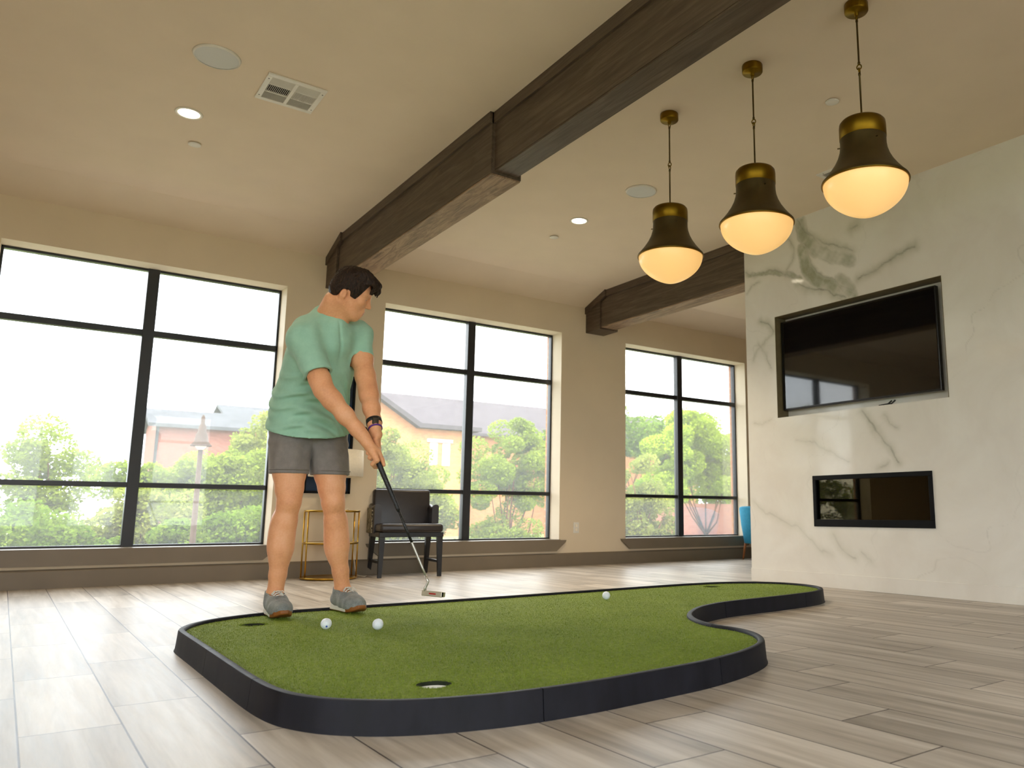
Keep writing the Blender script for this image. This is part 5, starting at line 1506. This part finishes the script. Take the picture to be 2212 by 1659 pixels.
# ------------------------------------------------------------------ the putter in his hands
pt = empty('putter', tuple(P_hos), label='putter with long black grip and pale head, held over the green', cat='golf club')
def pv(t, o=(0, 0, 0)): return Vector(on_shaft(t) - P_hos) + Vector(o)
bm = bmesh.new(); tube(bm, [pv(-.012), pv(-.008), pv(.0), pv(.16), pv(.40), pv(.415), pv(.416)], [.009, .0125, .0132, .0128, .0098, .0090, .006], 20); obj('grip', bm, M['grip'], pt, True)
bm = bmesh.new(); tube(bm, [pv(.41), pv(.575)], [.0070, .0062], 14); obj('shaft_sleeve', bm, M['grip'], pt, True)
bm = bmesh.new(); tube(bm, [pv(.57), pv(.58), pv(.70), pv(SL - .02)], [.0060, .0056, .0052, .0046], 14); obj('shaft', bm, M['steel'], pt, True)
hx = Vector((.55, -.83, -.05)).normalized(); hz = Vector((0.05, .06, 1)).normalized(); hy = hz.cross(hx).normalized(); hz = hx.cross(hy)
bm = bmesh.new(); tube(bm, [pv(SL - .03), pv(SL), pv(SL) - hz * .012 - hx * .004, pv(SL) - hz * .030 - hx * .012, pv(SL) - hz * .045 - hx * .010], [.0058, .0062, .0062, .0062, .0068], 14); obj('hosel', bm, M['steel'], pt, True)
R3 = Matrix((hx, hy, hz)).transposed()
hcen = pv(SL) - hz * .053 + hx * .030
bm = bmesh.new()
box(bm, hcen, (.108, .012, .026), .003, R3)
box(bm, hcen - hz * .008 + hy * .018, (.100, .034, .010), .004, R3)
for s in (-1, 1): box(bm, hcen + hx * s * .047 + hy * .014, (.012, .030, .022), .003, R3)
hd_ = obj('putter_head', bm, M['satin'], pt)
bm = bmesh.new()
for s in (-1, 1): box(bm, hcen + hy * s * .0063 + hx * .004, (.036, .0012, .007), 0, R3)
obj('paint_fill', bm, M['red_paint'], hd_)
bm = bmesh.new(); box(bm, hcen + hx * .0545, (.003, .010, .020), .001, R3); obj('toe_weight', bm, M['black_metal'], hd_)
SKY, SUN, EXPO = 4.2, 1.5, 0.98
# ------------------------------------------------------------------ camera, sky, daylight
cam = bpy.data.cameras.new('camera'); co = bpy.data.objects.new('camera', cam); COL.objects.link(co)
r_, u_, f_ = Vector(rt), Vector(up), Vector(fw)
co.matrix_world = Matrix(((r_.x, u_.x, -f_.x, 0), (r_.y, u_.y, -f_.y, 0), (r_.z, u_.z, -f_.z, 0.55), (0, 0, 0, 1)))
cam.sensor_fit = 'HORIZONTAL'; cam.sensor_width = 36; cam.lens = 1703.27 / 2212 * 36
cam.shift_x = -(1319.29 - 1106) / 2212; cam.clip_start = 0.05; cam.clip_end = 400
SC.camera = co
cam.dof.use_dof = True; cam.dof.focus_distance = 3.75; cam.dof.aperture_fstop = 4.5

wd = bpy.data.worlds.new('overcast sky'); SC.world = wd; wd.use_nodes = True
t = wd.node_tree; t.nodes.clear()
out = t.nodes.new('ShaderNodeOutputWorld'); bg = t.nodes.new('ShaderNodeBackground'); tc = t.nodes.new('ShaderNodeTexCoord')
nz = t.nodes.new('ShaderNodeTexNoise'); nz.inputs['Scale'].default_value = 2.2; nz.inputs['Detail'].default_value = 5
rp = t.nodes.new('ShaderNodeValToRGB'); rp.color_ramp.elements[0].position = 0.35; rp.color_ramp.elements[0].color = (0.84, 0.91, 1.0, 1); rp.color_ramp.elements[1].position = 0.65; rp.color_ramp.elements[1].color = (1.0, 0.99, 0.97, 1)
t.links.new(tc.outputs['Generated'], nz.inputs['Vector']); t.links.new(nz.outputs['Fac'], rp.inputs[0]); t.links.new(rp.outputs[0], bg.inputs[0]); t.links.new(bg.outputs[0], out.inputs[0])
bg.inputs[1].default_value = SKY
sun = bpy.data.lights.new('hazy_sun', 'SUN'); sun.energy = SUN; sun.angle = math.radians(8); sun.color = (1, 0.95, 0.86)
so = bpy.data.objects.new('hazy_sun', sun); so.rotation_euler = (math.radians(38), 0, math.radians(-15)); COL.objects.link(so)
def portal(x, y, z, w, h, rot):
    a = bpy.data.lights.new('sky_portal', 'AREA'); a.shape = 'RECTANGLE'; a.size = w; a.size_y = h; a.cycles.is_portal = True
    o = bpy.data.objects.new('sky_portal', a); o.location = (x, y, z); o.rotation_euler = rot; COL.objects.link(o)
for a, b in BACKW: portal((a + b) / 2, YW + 0.27, (WZ0 + WZ1) / 2, b - a, WZ1 - WZ0, (-PI / 2, 0, 0))
for a, b in FILLW: portal((a + b) / 2, YB - 0.27, (WZ0 + WZ1) / 2, b - a, WZ1 - WZ0, (PI / 2, 0, 0))
for a, b in LEFTW: portal(XL - 0.27, (a + b) / 2, (WZ0 + WZ1) / 2, b - a, WZ1 - WZ0, (0, -PI / 2, 0))
vs_ = SC.view_settings; vs_.view_transform = 'Standard'; vs_.look = 'None'; vs_.gamma = 1.0; vs_.exposure = EXPO; vs_.use_curve_mapping = False
SC.cycles.adaptive_threshold = 0.03; SC.cycles.max_bounces = 10; SC.cycles.diffuse_bounces = 6; SC.cycles.transparent_max_bounces = 10; SC.cycles.sample_clamp_indirect = 8
